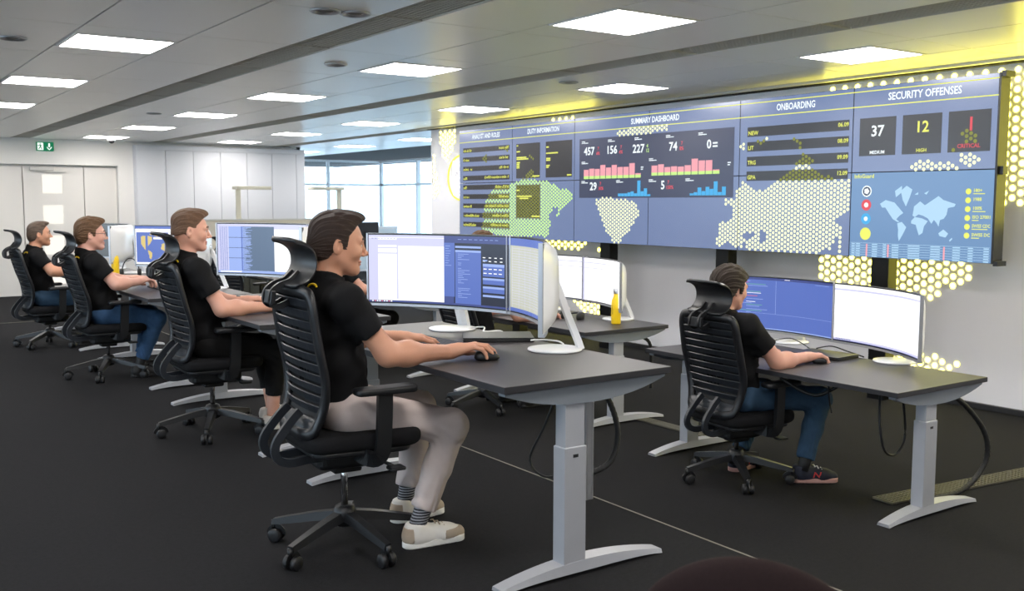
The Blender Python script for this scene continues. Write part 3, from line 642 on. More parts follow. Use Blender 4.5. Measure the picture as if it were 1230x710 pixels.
    hm.add(V, F, smooth=True); U.append(hm.obj('headrest', M_frame, t))
    for s in (-1, 1):
        b = MB(); b.tube(smooth_path([(-.275, s*.035, 1.125), (-.305, s*.036, 1.088), (-.345, s*.038, 1.068), (-.372, s*.038, 1.04), (-.372, s*.038, 1.0), (-.345, s*.038, .985), (-.30, s*.038, 1.01)], 4), 1, sec=[(-.012, -.008), (.012, -.008), (.012, .008), (-.012, .008)], up=(0, 1, 0), smooth=False); U.append(b.obj('headrest_bracket', M_frame, t))
    cr = MB(); cr.box(-.382, -.362, -.055, .055, .99, 1.045, .005); U.append(cr.obj('headrest_crossbar', M_frame, t))
    for o in U:
        o['u'] = 1
        if o.name.split('.')[0] in ('back_frame', 'lower_back_plate', 'back_slat', 'back_net', 'headrest', 'headrest_bracket', 'headrest_crossbar'): o['b'] = 1
    return t
R = math.radians
chair0 = make_chair(); _used = [False]
def place_chair(x, y, zf, shift, base_deg, rz, label, tilt=0, grp='black mesh office chairs'):
    c = chair0 if not _used[0] else copy_tree(chair0); _used[0] = True
    c.location = (x, y, zf); c.rotation_euler = (0, 0, rz); tag(c, label, 'office chair', grp)
    for k in kids(c):
        if k.get('u'):
            k.location.z = shift
            if k.get('b'):
                pv = Vector((-.13, 0, .45)); Rm = Matrix.Rotation(R(tilt), 3, 'Y'); q = pv-Rm @ pv; k.rotation_euler.y = R(tilt); k.location = (q.x, q.y, q.z+shift)
        elif k.get('k') is not None: k.rotation_euler.z = math.radians(base_deg)-rz+k['k']*2*PI/5
    return c
CH = {}
CH['D'] = place_chair(1.79, 10.45, 0, -.11, 155, R(3), 'black office chair with headrest furthest left, under the man in the far left row')
CH['A'] = place_chair(1.70, 3.63, 0, 0, 132, R(-4), 'black slatted office chair nearest the camera under the man in pale trousers', 7.5)
CH['B'] = place_chair(1.91, 5.93, 0, -.03, 173, R(-1), 'black office chair with headrest under the second man from the camera in the left row', 3)
CH['C'] = place_chair(1.853, 8.34, 0, -.07, 173, R(2), 'black office chair with headrest under the man with glasses')
CH['E'] = place_chair(4.31, 3.89, ZL, -.09, 163, R(-5), 'black office chair at the right, seen from behind, by the right-hand desk', 4.5)
CH['F'] = place_chair(4.18, 6.38, ZL, -.09, 190, R(0), 'black office chair behind the nearest monitors, only its base shows under the front desk')
CH['G'] = place_chair(4.18, 8.85, ZL, -.07, 150, R(0), 'black office chair further back in the lower row, hidden behind the front man')
CH['H'] = place_chair(4.10, 11.5, ZL, -.05, 150, R(20), 'empty black office chair far back behind the second man')
for o in bpy.data.objects:
    for q in ('u', 'k', 'b'):
        if q in o.keys(): del o[q]

# dark upholstered chair at the bottom edge, close to the camera
fg = thing('lounge_chair', (1.13, .98, 0), R(35), 'dark brown upholstered chair back, blurred, at the bottom edge of the picture', 'chair')
M_fg = mat('brown_black_fabric', (40, 30, 30), .95, noise=.2, nscale=200, bump=.2, bscale=900, spec=.1)
# ================================================================ monitors
M_mw = mat('monitor_white', (236, 237, 240), .28, noise=.01, nscale=8, coat=.3)
M_silver = mat('monitor_silver', (186, 188, 194), .3, metal=.6, noise=.02)
M_bez = mat('monitor_bezel', (16, 16, 18), .3, noise=.05)
MW, MH, MRAD = .86, .355, 1.3
def mcurve(s, off=0):        # s along the width (-.5..+.5), local x = depth (screen faces -x), y = width
    a = s*MW/MRAD; r = MRAD-off
    return (r*math.cos(a)-MRAD, r*math.sin(a))          # off > 0 moves towards the viewer (-x)
class Scr:
    def __init__(s, m): s.b = MB(); s.m = m
    def rect(s, u0, u1, v0, v1, mi, l=1):       # u 0..1 from the viewer's left to right, v 0..1 from bottom
        n = max(1, int((u1-u0)*14)); V = []
        for i in range(n+1):
            u = u0+(u1-u0)*i/n; x, y = mcurve((.5-u)*.985, .0045+.0004*l)
            for v in (v0, v1): V.append((x, y, (v-.5)*MH*.965))
        s.b.add(V, [(2*i, 2*i+2, 2*i+3, 2*i+1) for i in range(n)], mi); return s
    def line(s, u, v, w, mi, l=3, h=.007): return s.rect(u, u+w, v, v+h, mi, l)
_mm = {}
def mon_meshes():
    if _mm: return _mm
    n = 20
    def sheet(off0, off1, hw, hh, m, name, bulge=0):
        b = MB(); V = []; F = []
        for i in range(n+1):
            sx = (-.5+i/n); x0, y0 = mcurve(sx*hw, off0); k = 1-abs(sx*2)**2.5; x1, y1 = mcurve(sx*hw, off1-bulge*k)
            V += [(x0, y0, -hh), (x0, y0, hh), (x1, y1, hh-(.03 if bulge else 0)), (x1, y1, -hh+(.03 if bulge else 0))]
        for i in range(n):
            for q in range(4): a = 4*i+q; c = 4*i+(q+1) % 4; F.append((a, a+4, c+4, c))
        F += [(0, 1, 2, 3), (4*n, 4*n+3, 4*n+2, 4*n+1)]; b.add(V, F, smooth=False); return b.mesh(name, m)
    _mm['bez'] = sheet(.004, -.008, 1.0, MH/2, M_bez, 'bezel')
    sb_ = MB(); V = []; F = []; mz = 10
    for i in range(n+1):
        for j in range(mz+1):
            sx, sz = -.5+i/n, -1+2*j/mz; k = (1-abs(sx*2)**4)**.7*(1-abs(sz)**4)**.6 if 0 < i < n and 0 < j < mz else 0
            x0, y0 = mcurve(sx*1.002, -.008-.055*k); V.append((x0, y0, sz*(MH/2+.003)))
    for i in range(n):
        for j in range(mz): a = i*(mz+1)+j; F.append((a, a+mz+1, a+mz+2, a+1))
    sb_.add(V, F, smooth=True); _mm['shell'] = sb_.mesh('back_shell', M_mw)
    b = MB(); V = []; F = []
    for i in range(n+1):
        x0, y0 = mcurve(-.5+i/n, .006); x1, y1 = mcurve(-.5+i/n, -.014); V += [(x0, y0, -MH/2-.014), (x0, y0, -MH/2-.001), (x1, y1, -MH/2-.001), (x1, y1, -MH/2-.014)]
    for i in range(n):
        for q in range(4): a = 4*i+q; c = 4*i+(q+1) % 4; F.append((a, a+4, c+4, c))
    F += [(0, 1, 2, 3), (4*n, 4*n+3, 4*n+2, 4*n+1)]; b.add(V, F); _mm['chin'] = b.mesh('lower_trim', M_silver)
    _mm['side'] = MB().box(-.012, .0065, -.004, .004, -MH/2-.013, MH/2+.002, .001).mesh('side_trim', M_silver)
    e = MB(); e.lathe([(.03, 0), (.115, 0), (.120, .004), (.118, .010), (.10, .013), (.02, .014)], 36); _mm['base'] = e.mesh('base_disc', M_mw)
    return _mm
def scr_mats():
    return [emit('s_white', (252, 252, 255), 1.12*SCR, .3), emit('s_lav', (205, 205, 236), 1.0*SCR, .3), emit('s_blue', (88, 112, 190), .95*SCR, .3), emit('s_deep', (66, 78, 140), .9*SCR, .3), emit('s_dark', (34, 40, 62), .8*SCR, .3),
            emit('s_light', (150, 172, 230), 1.0*SCR, .3), emit('s_teal', (92, 112, 140), .9*SCR, .3), emit('s_cream', (200, 202, 184), .9*SCR, .3), emit('s_yellow', (225, 200, 120), .9*SCR, .3), emit('s_green', (120, 190, 150), .9*SCR, .3), emit('s_red', (230, 110, 110), .9*SCR, .3), emit('s_grey', (120, 126, 130), .6*SCR, .3)]
SW, SL, SB, SDP, SD, SLT, ST, SCM, SYE, SG, SRD, SGR = range(12)
def screen_page(kind):
    s = Scr(None); r = random.Random(hash(kind) % 97 if False else sum(map(ord, kind)))
    if kind == 'mail':
        s.rect(0, 1, 0, 1, SW, 0); s.rect(0, .50, .965, 1, SL); s.rect(0, .06, .03, .96, SL); s.rect(.06, .19, .85, .93, SL); s.rect(.18, .50, .84, .96, SL); s.rect(.06, .18, .80, .82, SL); s.rect(.06, .18, .72, .74, SL); s.rect(.18, .19, .05, .86, SL, 2)
        s.rect(.50, 1, 0, 1, SDP); s.rect(.50, .58, .12, .9, SB, 2); s.rect(.57, 1, .0, .90, SD, 2); s.rect(.58, .77, .02, .80, SB, 3); s.rect(.58, .77, .83, .86, SLT, 3); s.rect(.58, .77, .77, .80, SLT, 4)
        for k in range(26): v = .74-k*.026; (r.random() < .8) and s.line(.60, v, r.uniform(.02, .10), SLT, 5)
        for k in range(9): s.line(.51, .85-k*.035, r.uniform(.02, .05), SLT, 5)
        s.rect(.785, .955, .44, .62, SB, 3); s.rect(.785, .955, .33, .42, SB, 3); s.rect(.785, .955, .21, .30, SB, 3); s.rect(.785, .955, .15, .18, SLT, 3); s.rect(.785, .955, .58, .62, SLT, 4); s.rect(.785, .955, .39, .42, SLT, 4); s.rect(.785, .955, .27, .30, SLT, 4)
        for a in range(4):
            for c in range(2): s.line(.79+a*.04, .54-c*.06, .025, SW, 5, .012); s.line(.785+a*.045, .70-c*.05, .02, SW, 5, .012)
        s.line(.785, .655, .035, SLT, 5, .02); s.rect(.97, .978, .78, .93, SYE, 4); s.rect(.97, .978, .45, .76, SL, 4); s.rect(0, 1, 0, .028, SDP, 6)
        for k in range(9): s.line(.02+k*.015, .006, .009, (SW, SRD, SW)[k % 3], 7, .016)
        for k in range(8): s.line(.02+k*.02, .945, .012, SB, 6); s.line(.6+k*.04, .95, .025, SLT, 6)
    elif kind == 'table':
        s.rect(0, 1, 0, 1, SCM, 0); s.rect(0, 1, .90, 1, SB); s.rect(0, 1, .0, .05, SB); s.rect(.86, 1, .05, .9, SL)
        for k in range(22): v = .86-k*.036; s.line(.05, v, .7, SL, 2, .004)
        for k in range(8): s.rect(.05+k*.09, .053+k*.09, .06, .88, SL, 2)
        for k in range(10): s.line(.5, .62-k*.03, r.uniform(.1, .25), SLT, 3, .01)
    elif kind == 'log':
        s.rect(0, 1, 0, 1, SW, 0); s.rect(0, 1, .95, 1, SL); s.rect(0, .10, .05, .95, SL); s.rect(.10, .56, .05, .95, ST); s.rect(.10, .22, .05, .95, SLT, 2); s.rect(.22, .24, .05, .95, SB, 2)
        for k in range(70): v = .93-k*.0125; s.line(.23, v, r.uniform(.02, .10), SLT, 3, .009)
        for k in range(3): s.line(.1, .30+k*.21, .2, SD, 4, .008)
        for k in range(6): s.rect(.02+k*.013, .024+k*.013, .05, .95, SB, 3)
        s.rect(.56, 1, .90, .95, SL, 2); s.rect(0, 1, 0, .05, SLT, 5); s.line(.02, .015, .2, SW, 6, .02)
    elif kind == 'map':
        s.rect(0, 1, 0, 1, SW, 0); s.rect(0, 1, .93, 1, SB); s.rect(.01, .42, .05, .84, SB, 1); s.rect(.22, .34, .66, .71, SW, 4)
        for PL in ([(.03, .70), (.10, .74), (.20, .72), (.24, .66), (.19, .60), (.17, .52), (.14, .46), (.13, .38), (.17, .33), (.20, .28), (.18, .12), (.16, .14), (.15, .30), (.11, .36), (.08, .46), (.05, .56)], [(.16, .78), (.22, .83), (.30, .80), (.27, .72), (.20, .74)], [(.32, .52), (.37, .56), (.42, .54), (.42, .22), (.38, .20), (.36, .34), (.31, .40)]):
            for a in range(48):
                for c in range(40):
                    u, v = a*.009, .1+c*.019
                    if inpoly(u, v, PL): s.rect(u, u+.0092, v, v+.0195, SYE, 2)
    elif kind == 'code':
        s.rect(0, 1, 0, 1, SB, 0); s.rect(0, 1, .955, 1, SDP); s.rect(.42, .423, .3, .95, SLT, 2); s.rect(0, 1, .30, .305, SLT, 2)
        for k in range(22):
            v = .92-k*.029; mi = r.choice((SLT, SLT, SG, SG, SRD, SW)); u = .1+r.choice((0, .03, .06))
            if k not in (4, 5, 13, 18): s.line(u, v, r.uniform(.04, .2), mi, 4, .009)
        s.line(.5, .975, .05, SW, 4, .01); s.line(.8, .93, .15, SLT, 4, .006); s.rect(0, 1, 0, .02, SLT, 4)
    elif kind == 'blank':
        s.rect(0, 1, 0, 1, SW, 0); s.rect(0, 1, .90, .93, SL, 1); s.line(.01, .075, .06, SL, 2, .008); s.rect(0, 1, 0, .045, SL, 2); s.rect(0, 1, 0, .012, SDP, 3)
        for k in range(9): s.line(.02+k*.016, .02, .01, SDP, 4, .015)
    elif kind == 'sheet':
        s.rect(0, 1, 0, 1, SW, 0); s.rect(0, 1, .88, .90, SL, 1); s.rect(0, 1, .76, .775, SL, 1); s.rect(0, .02, 0, 1, SL, 1)
        for k in range(5): s.line(.4, .6-k*.09, .35, SL, 2, .006)
    elif kind == 'off':
        s.rect(0, 1, 0, 1, SGR, 0); s.rect(.3, .7, .05, .95, SGR, 1)
    else: s.rect(0, 1, 0, 1, SB, 0)
    return s.b
_sp = {}
def monitor(cx, cy, zd, zb, yaw_, page, label, base=None, group='curved ultrawide monitors', M=None):
    """cx,cy centre of the panel; zd desk height; zb bottom of the panel above the desk; yaw 0 faces -x"""
    m = mon_meshes(); t = thing('curved_monitor', (cx, cy, zd), yaw_, label, 'monitor', group); zc = zb+MH/2+.014
    s = ob('screen', None, t, (0, 0, zc))
    if page not in _sp: _sp[page] = screen_page(page).mesh('screen', scr_mats())
    s.data if False else None
    bpy.data.objects.remove(s); s = ob('screen', _sp[page], t, (0, 0, zc))
    ob('bezel', m['bez'], t, (0, 0, zc)); ob('back_shell', m['shell'], t, (0, 0, zc)); ob('lower_trim', m['chin'], t, (0, 0, zc))
    ob('base_disc', m['base'], t, (.07, 0, 0))
    for s_ in (-1, 1): ob('side_trim', m['side'], t, (*mcurve(s_*.5, 0), zc), s_*.5*MW/MRAD)
    nk = MB(); nk.tube(smooth_path([(.185, 0, .006), (.165, 0, .06), (.12, 0, zc*.55), (.075, 0, zc-.02), (.045, 0, zc+.01)], 5), 1, sec=[(-.013, -.030), (.013, -.030), (.017, 0), (.013, .030), (-.013, .030), (-.017, 0)], up=(0, 1, 0), smooth=False)
    nk.obj('neck', M_mw, t)
    MB().lathe([(.012, -.02), (.045, -.02), (.045, .02), (.012, .02)], 20, M=Matrix.Translation((.05, 0, zc)) @ Matrix.Rotation(PI/2, 4, 'Y')).obj('hinge', M_silver, t)
    return t
def pair(dx, dy, zd, pl, pr, zb, ll, lr, yawv=R(26), ox=.215, oy=(.525, -.27)):
    monitor(dx+ox, dy+oy[0], zd, zb, yawv, pl, ll); monitor(dx+ox, dy+oy[1], zd, zb, -yawv, pr, lr)
pair(2.33, 3.71, .764, 'mail', 'table', .115, 'curved white monitor showing a mail window and a dark dashboard, nearest desk', 'curved white monitor seen almost from its edge, on the right of the nearest desk')
pair(2.33, 6.06, .74, 'log', 'sheet', .15, 'curved monitor with blue log columns beside a white page, second desk', 'curved white monitor hidden behind the head of the nearest man')
pair(2.36, 8.41, .69, 'map', 'sheet', .135, 'curved monitor showing a yellow and blue map, third desk', 'curved monitor hidden behind the head of the second man, only its white neck shows')
pair(2.34, 10.78, .68, 'off', 'off', .12, 'curved monitor with a dark grey screen on the furthest desk of the left row', 'curved monitor with glossy white back seen edge-on beside the yellow bottle')
monitor(5.165, 4.275, .485, .062, R(3), 'code', 'curved monitor showing blue code editor on the right-hand desk')
monitor(5.03, 3.43, .485, .062, R(-21), 'blank', 'curved monitor with an empty white page on the right-hand desk')
monitor(5.05, 6.66, .50, .10, R(14), 'sheet', 'curved monitor with white page, left one of the pair behind the yellow bottle')
monitor(4.99, 5.83, .50, .10, R(-20), 'sheet', 'curved monitor with pale page, right one of the pair behind the yellow bottle')
monitor(5.02, 9.15, .50, .10, R(18), 'log', 'curved monitor far back in the lower row, hidden behind the nearest screens, left one')
monitor(5.00, 8.36, .50, .10, R(-18), 'sheet', 'curved monitor far back in the lower row, hidden behind the nearest screens, right one')

# ================================================================ small desk items
M_key = mat('key_dark', (52, 54, 60), .5, noise=.1, nscale=60)
M_kb = mat('keyboard_body', (36, 37, 41), .5, noise=.1, nscale=60)
_kb = {}
def keyboard(x, y, z, rz, label):
    t = thing('keyboard', (x, y, z), rz, label, 'keyboard', 'computer keyboards')
    if not _kb:
        _kb['b'] = MB().slab([(-.07, -.215), (.07, -.215), (.07, .215), (-.07, .215)], 0, .014, .003, rc=.012).mesh('body', M_kb)
        _kb['k'] = MB().slab([(-.0075, -.0075), (.0075, -.0075), (.0075, .0075), (-.0075, .0075)], 0, .006, .0015, nb=1).mesh('key', M_key)
        _kb['s'] = MB().slab([(-.0075, -.05), (.0075, -.05), (.0075, .05), (-.0075, .05)], 0, .006, .0015, nb=1).mesh('key', M_key)
    ob('body', _kb['b'], t)
    for r in range(6):
        for c in range(22):
            if r == 0 and 6 <= c <= 11: continue
            ob('key', _kb['k'], t, (-.052+r*.0205, .2-c*.019, .0135))
    ob('key', _kb['s'], t, (-.052, .04, .0135))
def mouse(x, y, z, rz, label):
    t = thing('computer_mouse', (x, y, z), rz, label, 'mouse', 'computer mice')
    V = []; F = []; n = 16; rings = [(0, 0), (.8, .0), (1.0, .25), (.95, .6), (.75, .88), (.4, 1.0)]
    for s, hgt in rings:
        for i in range(n): a = 2*PI*i/n; V.append((.055*s*math.cos(a), .032*s*math.sin(a)*(1-.1*math.cos(a)), .036*hgt*(1-.2*math.cos(a))))
    for k in range(len(rings)-1):
        for i in range(n): j = (i+1) % n; F.append((k*n+i, k*n+j, (k+1)*n+j, (k+1)*n+i))
    F.append(tuple((len(rings)-1)*n+i for i in range(n))); MB().add(V, F, smooth=True).obj('body', M_black, t)
    MB().lathe([(.002, -.004), (.009, -.004), (.009, .004), (.002, .004)], 12, M=Matrix.Translation((.028, 0, .028)) @ Matrix.Rotation(PI/2, 4, 'X')).obj('scroll_wheel', M_key, t)
def laptop(x, y, z, rz, label, w=.33, d=.23):
    t = thing('laptop', (x, y, z), rz, label, 'laptop', 'closed laptops')
    MB().slab([(-d/2, -w/2), (d/2, -w/2), (d/2, w/2), (-d/2, w/2)], 0, .012, .002, rc=.012).obj('base', M_black, t)
    MB().slab([(-d/2, -w/2), (d/2, -w/2), (d/2, w/2), (-d/2, w/2)], .0135, .021, .002, rc=.012).obj('lid', mat('laptop_lid', (44, 45, 47), .38, metal=.3, noise=.06), t)
    MB().tube([(d/2-.002, -w*.35, .013), (d/2-.002, w*.35, .013)], .006).obj('hinge', M_black, t)
M_yel = mat('bottle_yellow', (255, 212, 30), .35, noise=.02, nscale=20)
def bottle(x, y, z, label):
    t = thing('drinking_bottle', (x, y, z), 0, label, 'bottle', 'yellow steel bottles')
    MB().lathe([(.030, 0), (.035, .004), (.036, .01), (.036, .155), (.033, .18), (.022, .205), (.0195, .215), (.0195, .228)], 24).obj('body', M_yel, t)
    MB().lathe([(.0205, .227), (.0215, .23), (.0215, .262), (.018, .266)], 20).obj('cap', M_alu, t)
    V, F, w, hh = text_geo('InfoGuard'); k = .016
    MB().add([(-.0366, .004-p[1]*k, .075+p[0]*k) for p in V], F).obj('print', mat('bottle_print', (90, 84, 60), .5, noise=.05), t)
bottle(4.86, 5.60, .50, 'yellow steel bottle on the desk in the middle of the picture')
bottle(4.62, 4.50, .485, 'yellow steel bottle half hidden behind the right-hand chair headrest')
bottle(2.36, 10.20, .68, 'yellow steel bottle on the furthest desk behind the man with glasses')
keyboard(2.27, 3.93, .764, R(4), 'dark keyboard under the left hand of the nearest man')
keyboard(4.66, 4.08, .485, R(-5), 'dark keyboard below the blue code screen on the right-hand desk')
keyboard(2.28, 6.05, .74, R(0), 'dark keyboard in front of the second man in the left row')
keyboard(2.30, 8.35, .69, R(0), 'keyboard under the hands of the man with glasses')
laptop(2.60, 3.845, .764, R(59), 'closed dark laptop on the nearest desk between the two monitors')
laptop(4.93, 3.77, .485, R(4), 'closed dark laptop on the right-hand desk between the two monitors')
laptop(2.55, 6.25, .74, R(-12), 'closed laptop on the second desk behind the forearm')
mouse(2.215, 3.352, .764, R(-20), 'black mouse under the right hand of the nearest man')
mouse(4.70, 3.62, .485, R(-12), 'black mouse under the hand at the right-hand desk')
# headset on the furthest desk, and one on the middle desk
def headset(x, y, z, rz, label, flat=False):
    t = thing('headset', (x, y, z), rz, label, 'headset', 'black headsets')
    if flat: t.rotation_euler = (0, R(84), rz); t.location.z = z+.002
    MB().tube([(0, .08*math.cos(a), .03+.15*math.sin(a)) for a in [PI*k/14 for k in range(15)]], .006, 6).obj('headband', M_black, t)
    for s in (-1, 1): MB().lathe([(.01, -.016), (.036, -.016), (.04, 0), (.036, .016), (.01, .016)], 18, M=Matrix.Translation((0, s*.08, .041)) @ Matrix.Rotation(PI/2, 4, 'X')).obj('ear_cup', M_black, t)
headset(2.45, 9.98, .68, R(70), 'black headset standing on the furthest desk of the left row')
headset(4.74, 6.02, .515, R(20), 'black headset lying on the middle desk below the pale monitors', True)

# cables and hoses
M_hose = mat('cable_hose', (18, 18, 20), .45, noise=.1, bump=.6, bscale=260, stretch=(1, 1, 1))
def cable(name, pts, r, label, m=M_black, n=8): MB().tube(smooth_path(pts, 7), r, 7).obj(name, m, label=label, cat='cable')
def hose(pts, r, label):
    P = smooth_path(pts, 14); rr = [r*(1.0 if i % 2 else .86) for i in range(len(P))]
    MB().tube(P, rr, 8).obj('cable_hose', M_hose, label=label, cat='cable hose')
hose([(4.80, 3.05, .42), (5.02, 2.98, .36), (5.22, 2.92, .16), (5.26, 2.92, -.02), (5.10, 2.94, -.155), (4.86, 2.98, -.185), (4.72, 3.02, -.185)], .016, 'thick black ribbed cable hose looping behind the right-hand desk leg')
hose([(2.50, 3.05, .70), (2.58, 3.02, .62), (2.62, 3.0, .48), (2.58, 3.0, .36), (2.47, 3.02, .33), (2.40, 3.04, .42)], .013, 'black cable hose hanging in a loop behind the nearest desk leg')
hose([(4.98, 5.55, .42), (5.10, 5.5, .36), (5.13, 5.5, .20), (5.13, 5.5, -.0)], .014, 'black cable hose hanging down behind the yellow-lit desk leg')
cable('power_cable', [(4.60, 3.15, .40), (4.56, 3.12, .25), (4.58, 3.1, .10), (4.68, 3.1, .06), (4.76, 3.1, .14), (4.74, 3.1, .32), (4.70, 3.1, .40)], .007, 'coiled black power cable under the right-hand desk beside its leg')
cable('power_cable', [(4.33, 3.60, .44), (4.38, 3.5, .38), (4.42, 3.42, .36), (4.46, 3.35, .40), (4.5, 3.3, .45)], .010, 'black cable bundle sagging below the front edge of the right-hand desk')
cable('power_cable', [(4.44, 3.36, .42), (4.45, 3.36, .34), (4.46, 3.35, .27)], .005, 'loose black cable end dangling under the right-hand desk')
cable('white_cable', [(2.20, 3.10, .70), (2.24, 3.05, .665), (2.30, 3.02, .66), (2.36, 3.02, .70)], .004, 'thin white cable sagging under the near end of the nearest desk', M_white)
cable('white_cable', [(2.66, 3.66, .775), (2.71, 3.58, .78), (2.735, 3.50, .76), (2.74, 3.45, .62), (2.72, 3.4, .5)], .004, 'white cable running from the closed laptop over the back edge of the nearest desk', M_white)
cable('white_cable', [(2.62, 4.20, .772), (2.70, 4.12, .785), (2.66, 4.05, .772), (2.72, 3.98, .775), (2.74, 3.96, .70)], .004, 'white cable coiled behind the base of the left front monitor', M_white)
cable('power_cable', [(2.45, 3.15, .70), (2.40, 3.2, .50), (2.36, 3.25, .35), (2.40, 3.2, .28), (2.5, 3.15, .30)], .005, 'thin black cable hanging in a curve beside the nearest desk leg')
cable('black_cable', [(5.02, 3.90, .51), (5.06, 3.82, .53), (5.08, 3.72, .51), (5.08, 3.6, .49)], .004, 'thin black cable from the closed laptop on the right-hand desk')
cable('black_cable', [(5.05, 4.3, .50), (5.08, 4.15, .54), (5.07, 4.0, .50), (5.0, 3.95, .51)], .003, 'thin black cable behind the code monitor on the right-hand desk')
ch_ = MB(); ch_.box(-.02, .02, -.012, .012, 0, .45, .003); ch_.box(-.013, -.009, -.0135, -.012, .005, .445); ch_.box(.009, .013, -.0135, -.012, .005, .445)
ch_.obj('cable_channel', M_alu, D_A, (.06, -.80, .26))
# perforated cable covers on the lower floor
M_perf = mat('perforated_steel', (112, 109, 96), .5, metal=.5, noise=.08, nscale=30)
def grating(x, y, rz, L, w, label):
    t = thing('floor_grating', (x, y, ZL), rz, label, 'floor grating', 'perforated cable covers')
    MB().box(0, L, -w/2, w/2, .001, .004).obj('tray', M_black, t)
    g_ = MB()
    for k in range(7): yy = -w/2+.004+(w-.008)*k/6; g_.box(0, L, yy-.003, yy+.003, .004, .014)
    for k in range(int(L/.03)+1): xx = min(k*.03, L-.003); g_.box(xx, xx+.005, -w/2, w/2, .004, .014)
    g_.obj('grid', M_perf, t)
grating(4.62, 3.13, R(-7), 2.6, .13, 'perforated metal cable cover running over the floor behind the right-hand desk')
grating(4.93, 4.66, R(90), .85, .10, 'perforated metal cable cover on the floor between the two lower desks')

# far background furniture
M_lamp = mat('lamp_cream', (222, 216, 196), .45, noise=.02)
for x, sgn, lab in ((6.02, 1, 'cream standing office lamp with its head pointing right, in front of the cupboards'), (7.94, -1, 'cream standing office lamp with its head pointing left, in front of the windows')):
    t = thing('standing_lamp', (x, 17.0, ZL), 0, lab, 'lamp', 'standing office lamps')
    MB().box(-.04, .04, -.025, .025, .03, 1.86, .004).obj('pole', M_lamp, t)
    MB().box(min(-.06*sgn, .57*sgn), max(-.06*sgn, .57*sgn), -.12, .12, 1.82, 1.875, .008).obj('lamp_head', M_lamp, t)
    MB().slab([(-.15, -.25), (.3, -.25), (.3, .25), (-.15, .25)], 0, .03, .004, rc=.02).obj('base', M_lamp, t)
def partition(x0, x1, y, z0, z1, m, name, lab, cat):
    t = thing(name, ((x0+x1)/2, y, ZL), 0, lab, cat); hw = (x1-x0)/2
    MB().box(-hw, hw, -.02, .02, z0-ZL, z1-ZL, .004).obj('panel', m, t)
    MB().box(-hw, hw, -.024, .024, z1-ZL, z1-ZL+.02, .003).obj('top_trim', M_alu, t)
    for s in (-1, 1): MB().box(s*hw-.02, s*hw+.02, -.2, .2, 0, .02).obj('foot', M_alu, t); MB().box(s*hw-.015, s*hw+.015, -.015, .015, 0, z1-ZL).obj('post', M_alu, t)
partition(4.6, 7.0, 15.0, .35, 1.12, mat('partition_beige', (186, 180, 168), .8, noise=.05, nscale=80), 'desk_partition', 'beige fabric desk partition in front of the grey cupboards', 'partition')
sb = thing('low_sideboard', (5.8, 14.5, ZL), 0, 'white topped low sideboard in front of the beige partition', 'sideboard')
MB().box(-1.2, 1.2, -.2, .2, .05, .70).obj('body', mat('sideboard_dark', (48, 50, 46), .6, noise=.1), sb); MB().box(-1.22, 1.22, -.22, .22, .70, .74, .004).obj('top', M_white, sb)
for k in range(4): MB().box(-1.19+k*.6, -.61+k*.6, -.215, -.2, .08, .68, .003).obj('door', MATS['sideboard_dark'], sb)
sb2 = thing('low_sideboard', (9.6, 21.0, ZL), 0, 'white low cabinet in front of the far windows', 'sideboard')
MB().box(-1.6, 1.6, -.2, .2, .0, 1.0).obj('body', M_white, sb2); MB().box(-1.62, 1.62, -.22, .22, 1.0, 1.03, .004).obj('top', M_white, sb2)
for k in range(4): MB().box(-1.59+k*.8, -.81+k*.8, -.215, -.2, .05, .97, .003).obj('door', mat('cabinet_pale', (220, 228, 232), .5, noise=.01), sb2)
bm = thing('office_monitor', (7.64, 15.38, .50), 0, 'black back of a flat monitor in front of the far windows', 'monitor')
MB().box(-.27, .27, -.02, .02, .27, .56, .006).obj('panel', M_black, bm); MB().box(-.03, .03, -.03, .0, 0, .4).obj('neck', M_black, bm); MB().slab([(-.12, -.1), (.12, -.1), (.12, .1), (-.12, .1)], 0, .012, .003, rc=.02).obj('base', M_black, bm)
MB().box(-.255, .255, -.0215, -.02, .30, .545).obj('back_cover', mat('dark_cover', (34, 35, 38), .5, noise=.1), bm)
bt = thing('side_table', (7.64, 15.38, ZL), 0, 'white table standing in front of the far windows', 'table')
MB().box(-.7, .7, -.35, .35, .69, .72, .004).obj('tabletop', M_white, bt)
for sx in (-1, 1):
    for sy in (-1, 1): MB().box(sx*.65-.02, sx*.65+.02, sy*.3-.02, sy*.3+.02, 0, .69).obj('leg', M_alu, bt)
# ================================================================ people: smooth implicit surfaces meshed with surface nets
def smin(a, b, k):
    if k <= 0: return np.minimum(a, b)
    h = np.maximum(k-np.abs(a-b), 0)/k; return np.minimum(a, b)-h*h*k*.25
def smax(a, b, k): return -smin(-a, -b, k)
def cone(a, b, ra, rb):
    a = np.array(a, np.float32); b = np.array(b, np.float32); ba = b-a; L = float(ba@ba)+1e-12
    def f(P): q = P-a; t = np.clip(q@ba/L, 0, 1); d = q-t[:, None]*ba; return np.sqrt((d*d).sum(1))-(ra+(rb-ra)*t)
    return f
def ell(c, r, Rm=None):
    c = np.array(c, np.float32); r = np.array(r, np.float32); m = float(r.min())
    def f(P):
        q = P-c
        if Rm is not None: q = q@Rm
        k0 = np.sqrt(((q/r)**2).sum(1)); k1 = np.sqrt(((q/(r*r))**2).sum(1))+1e-9; return k0*(k0-1)/k1
    return f
def blend(fs):      # [(f, k)]
    def f(P):
        d = fs[0][0](P)
        for g, k in fs[1:]: d = smin(d, g(P), k)
        return d
    return f
def frame(f, o, Rm):     # evaluate f in a local frame (columns of Rm are the axes)
    o = np.array(o, np.float32); Rm = np.array(Rm, np.float32)
    return lambda P: f((P-o)@Rm)
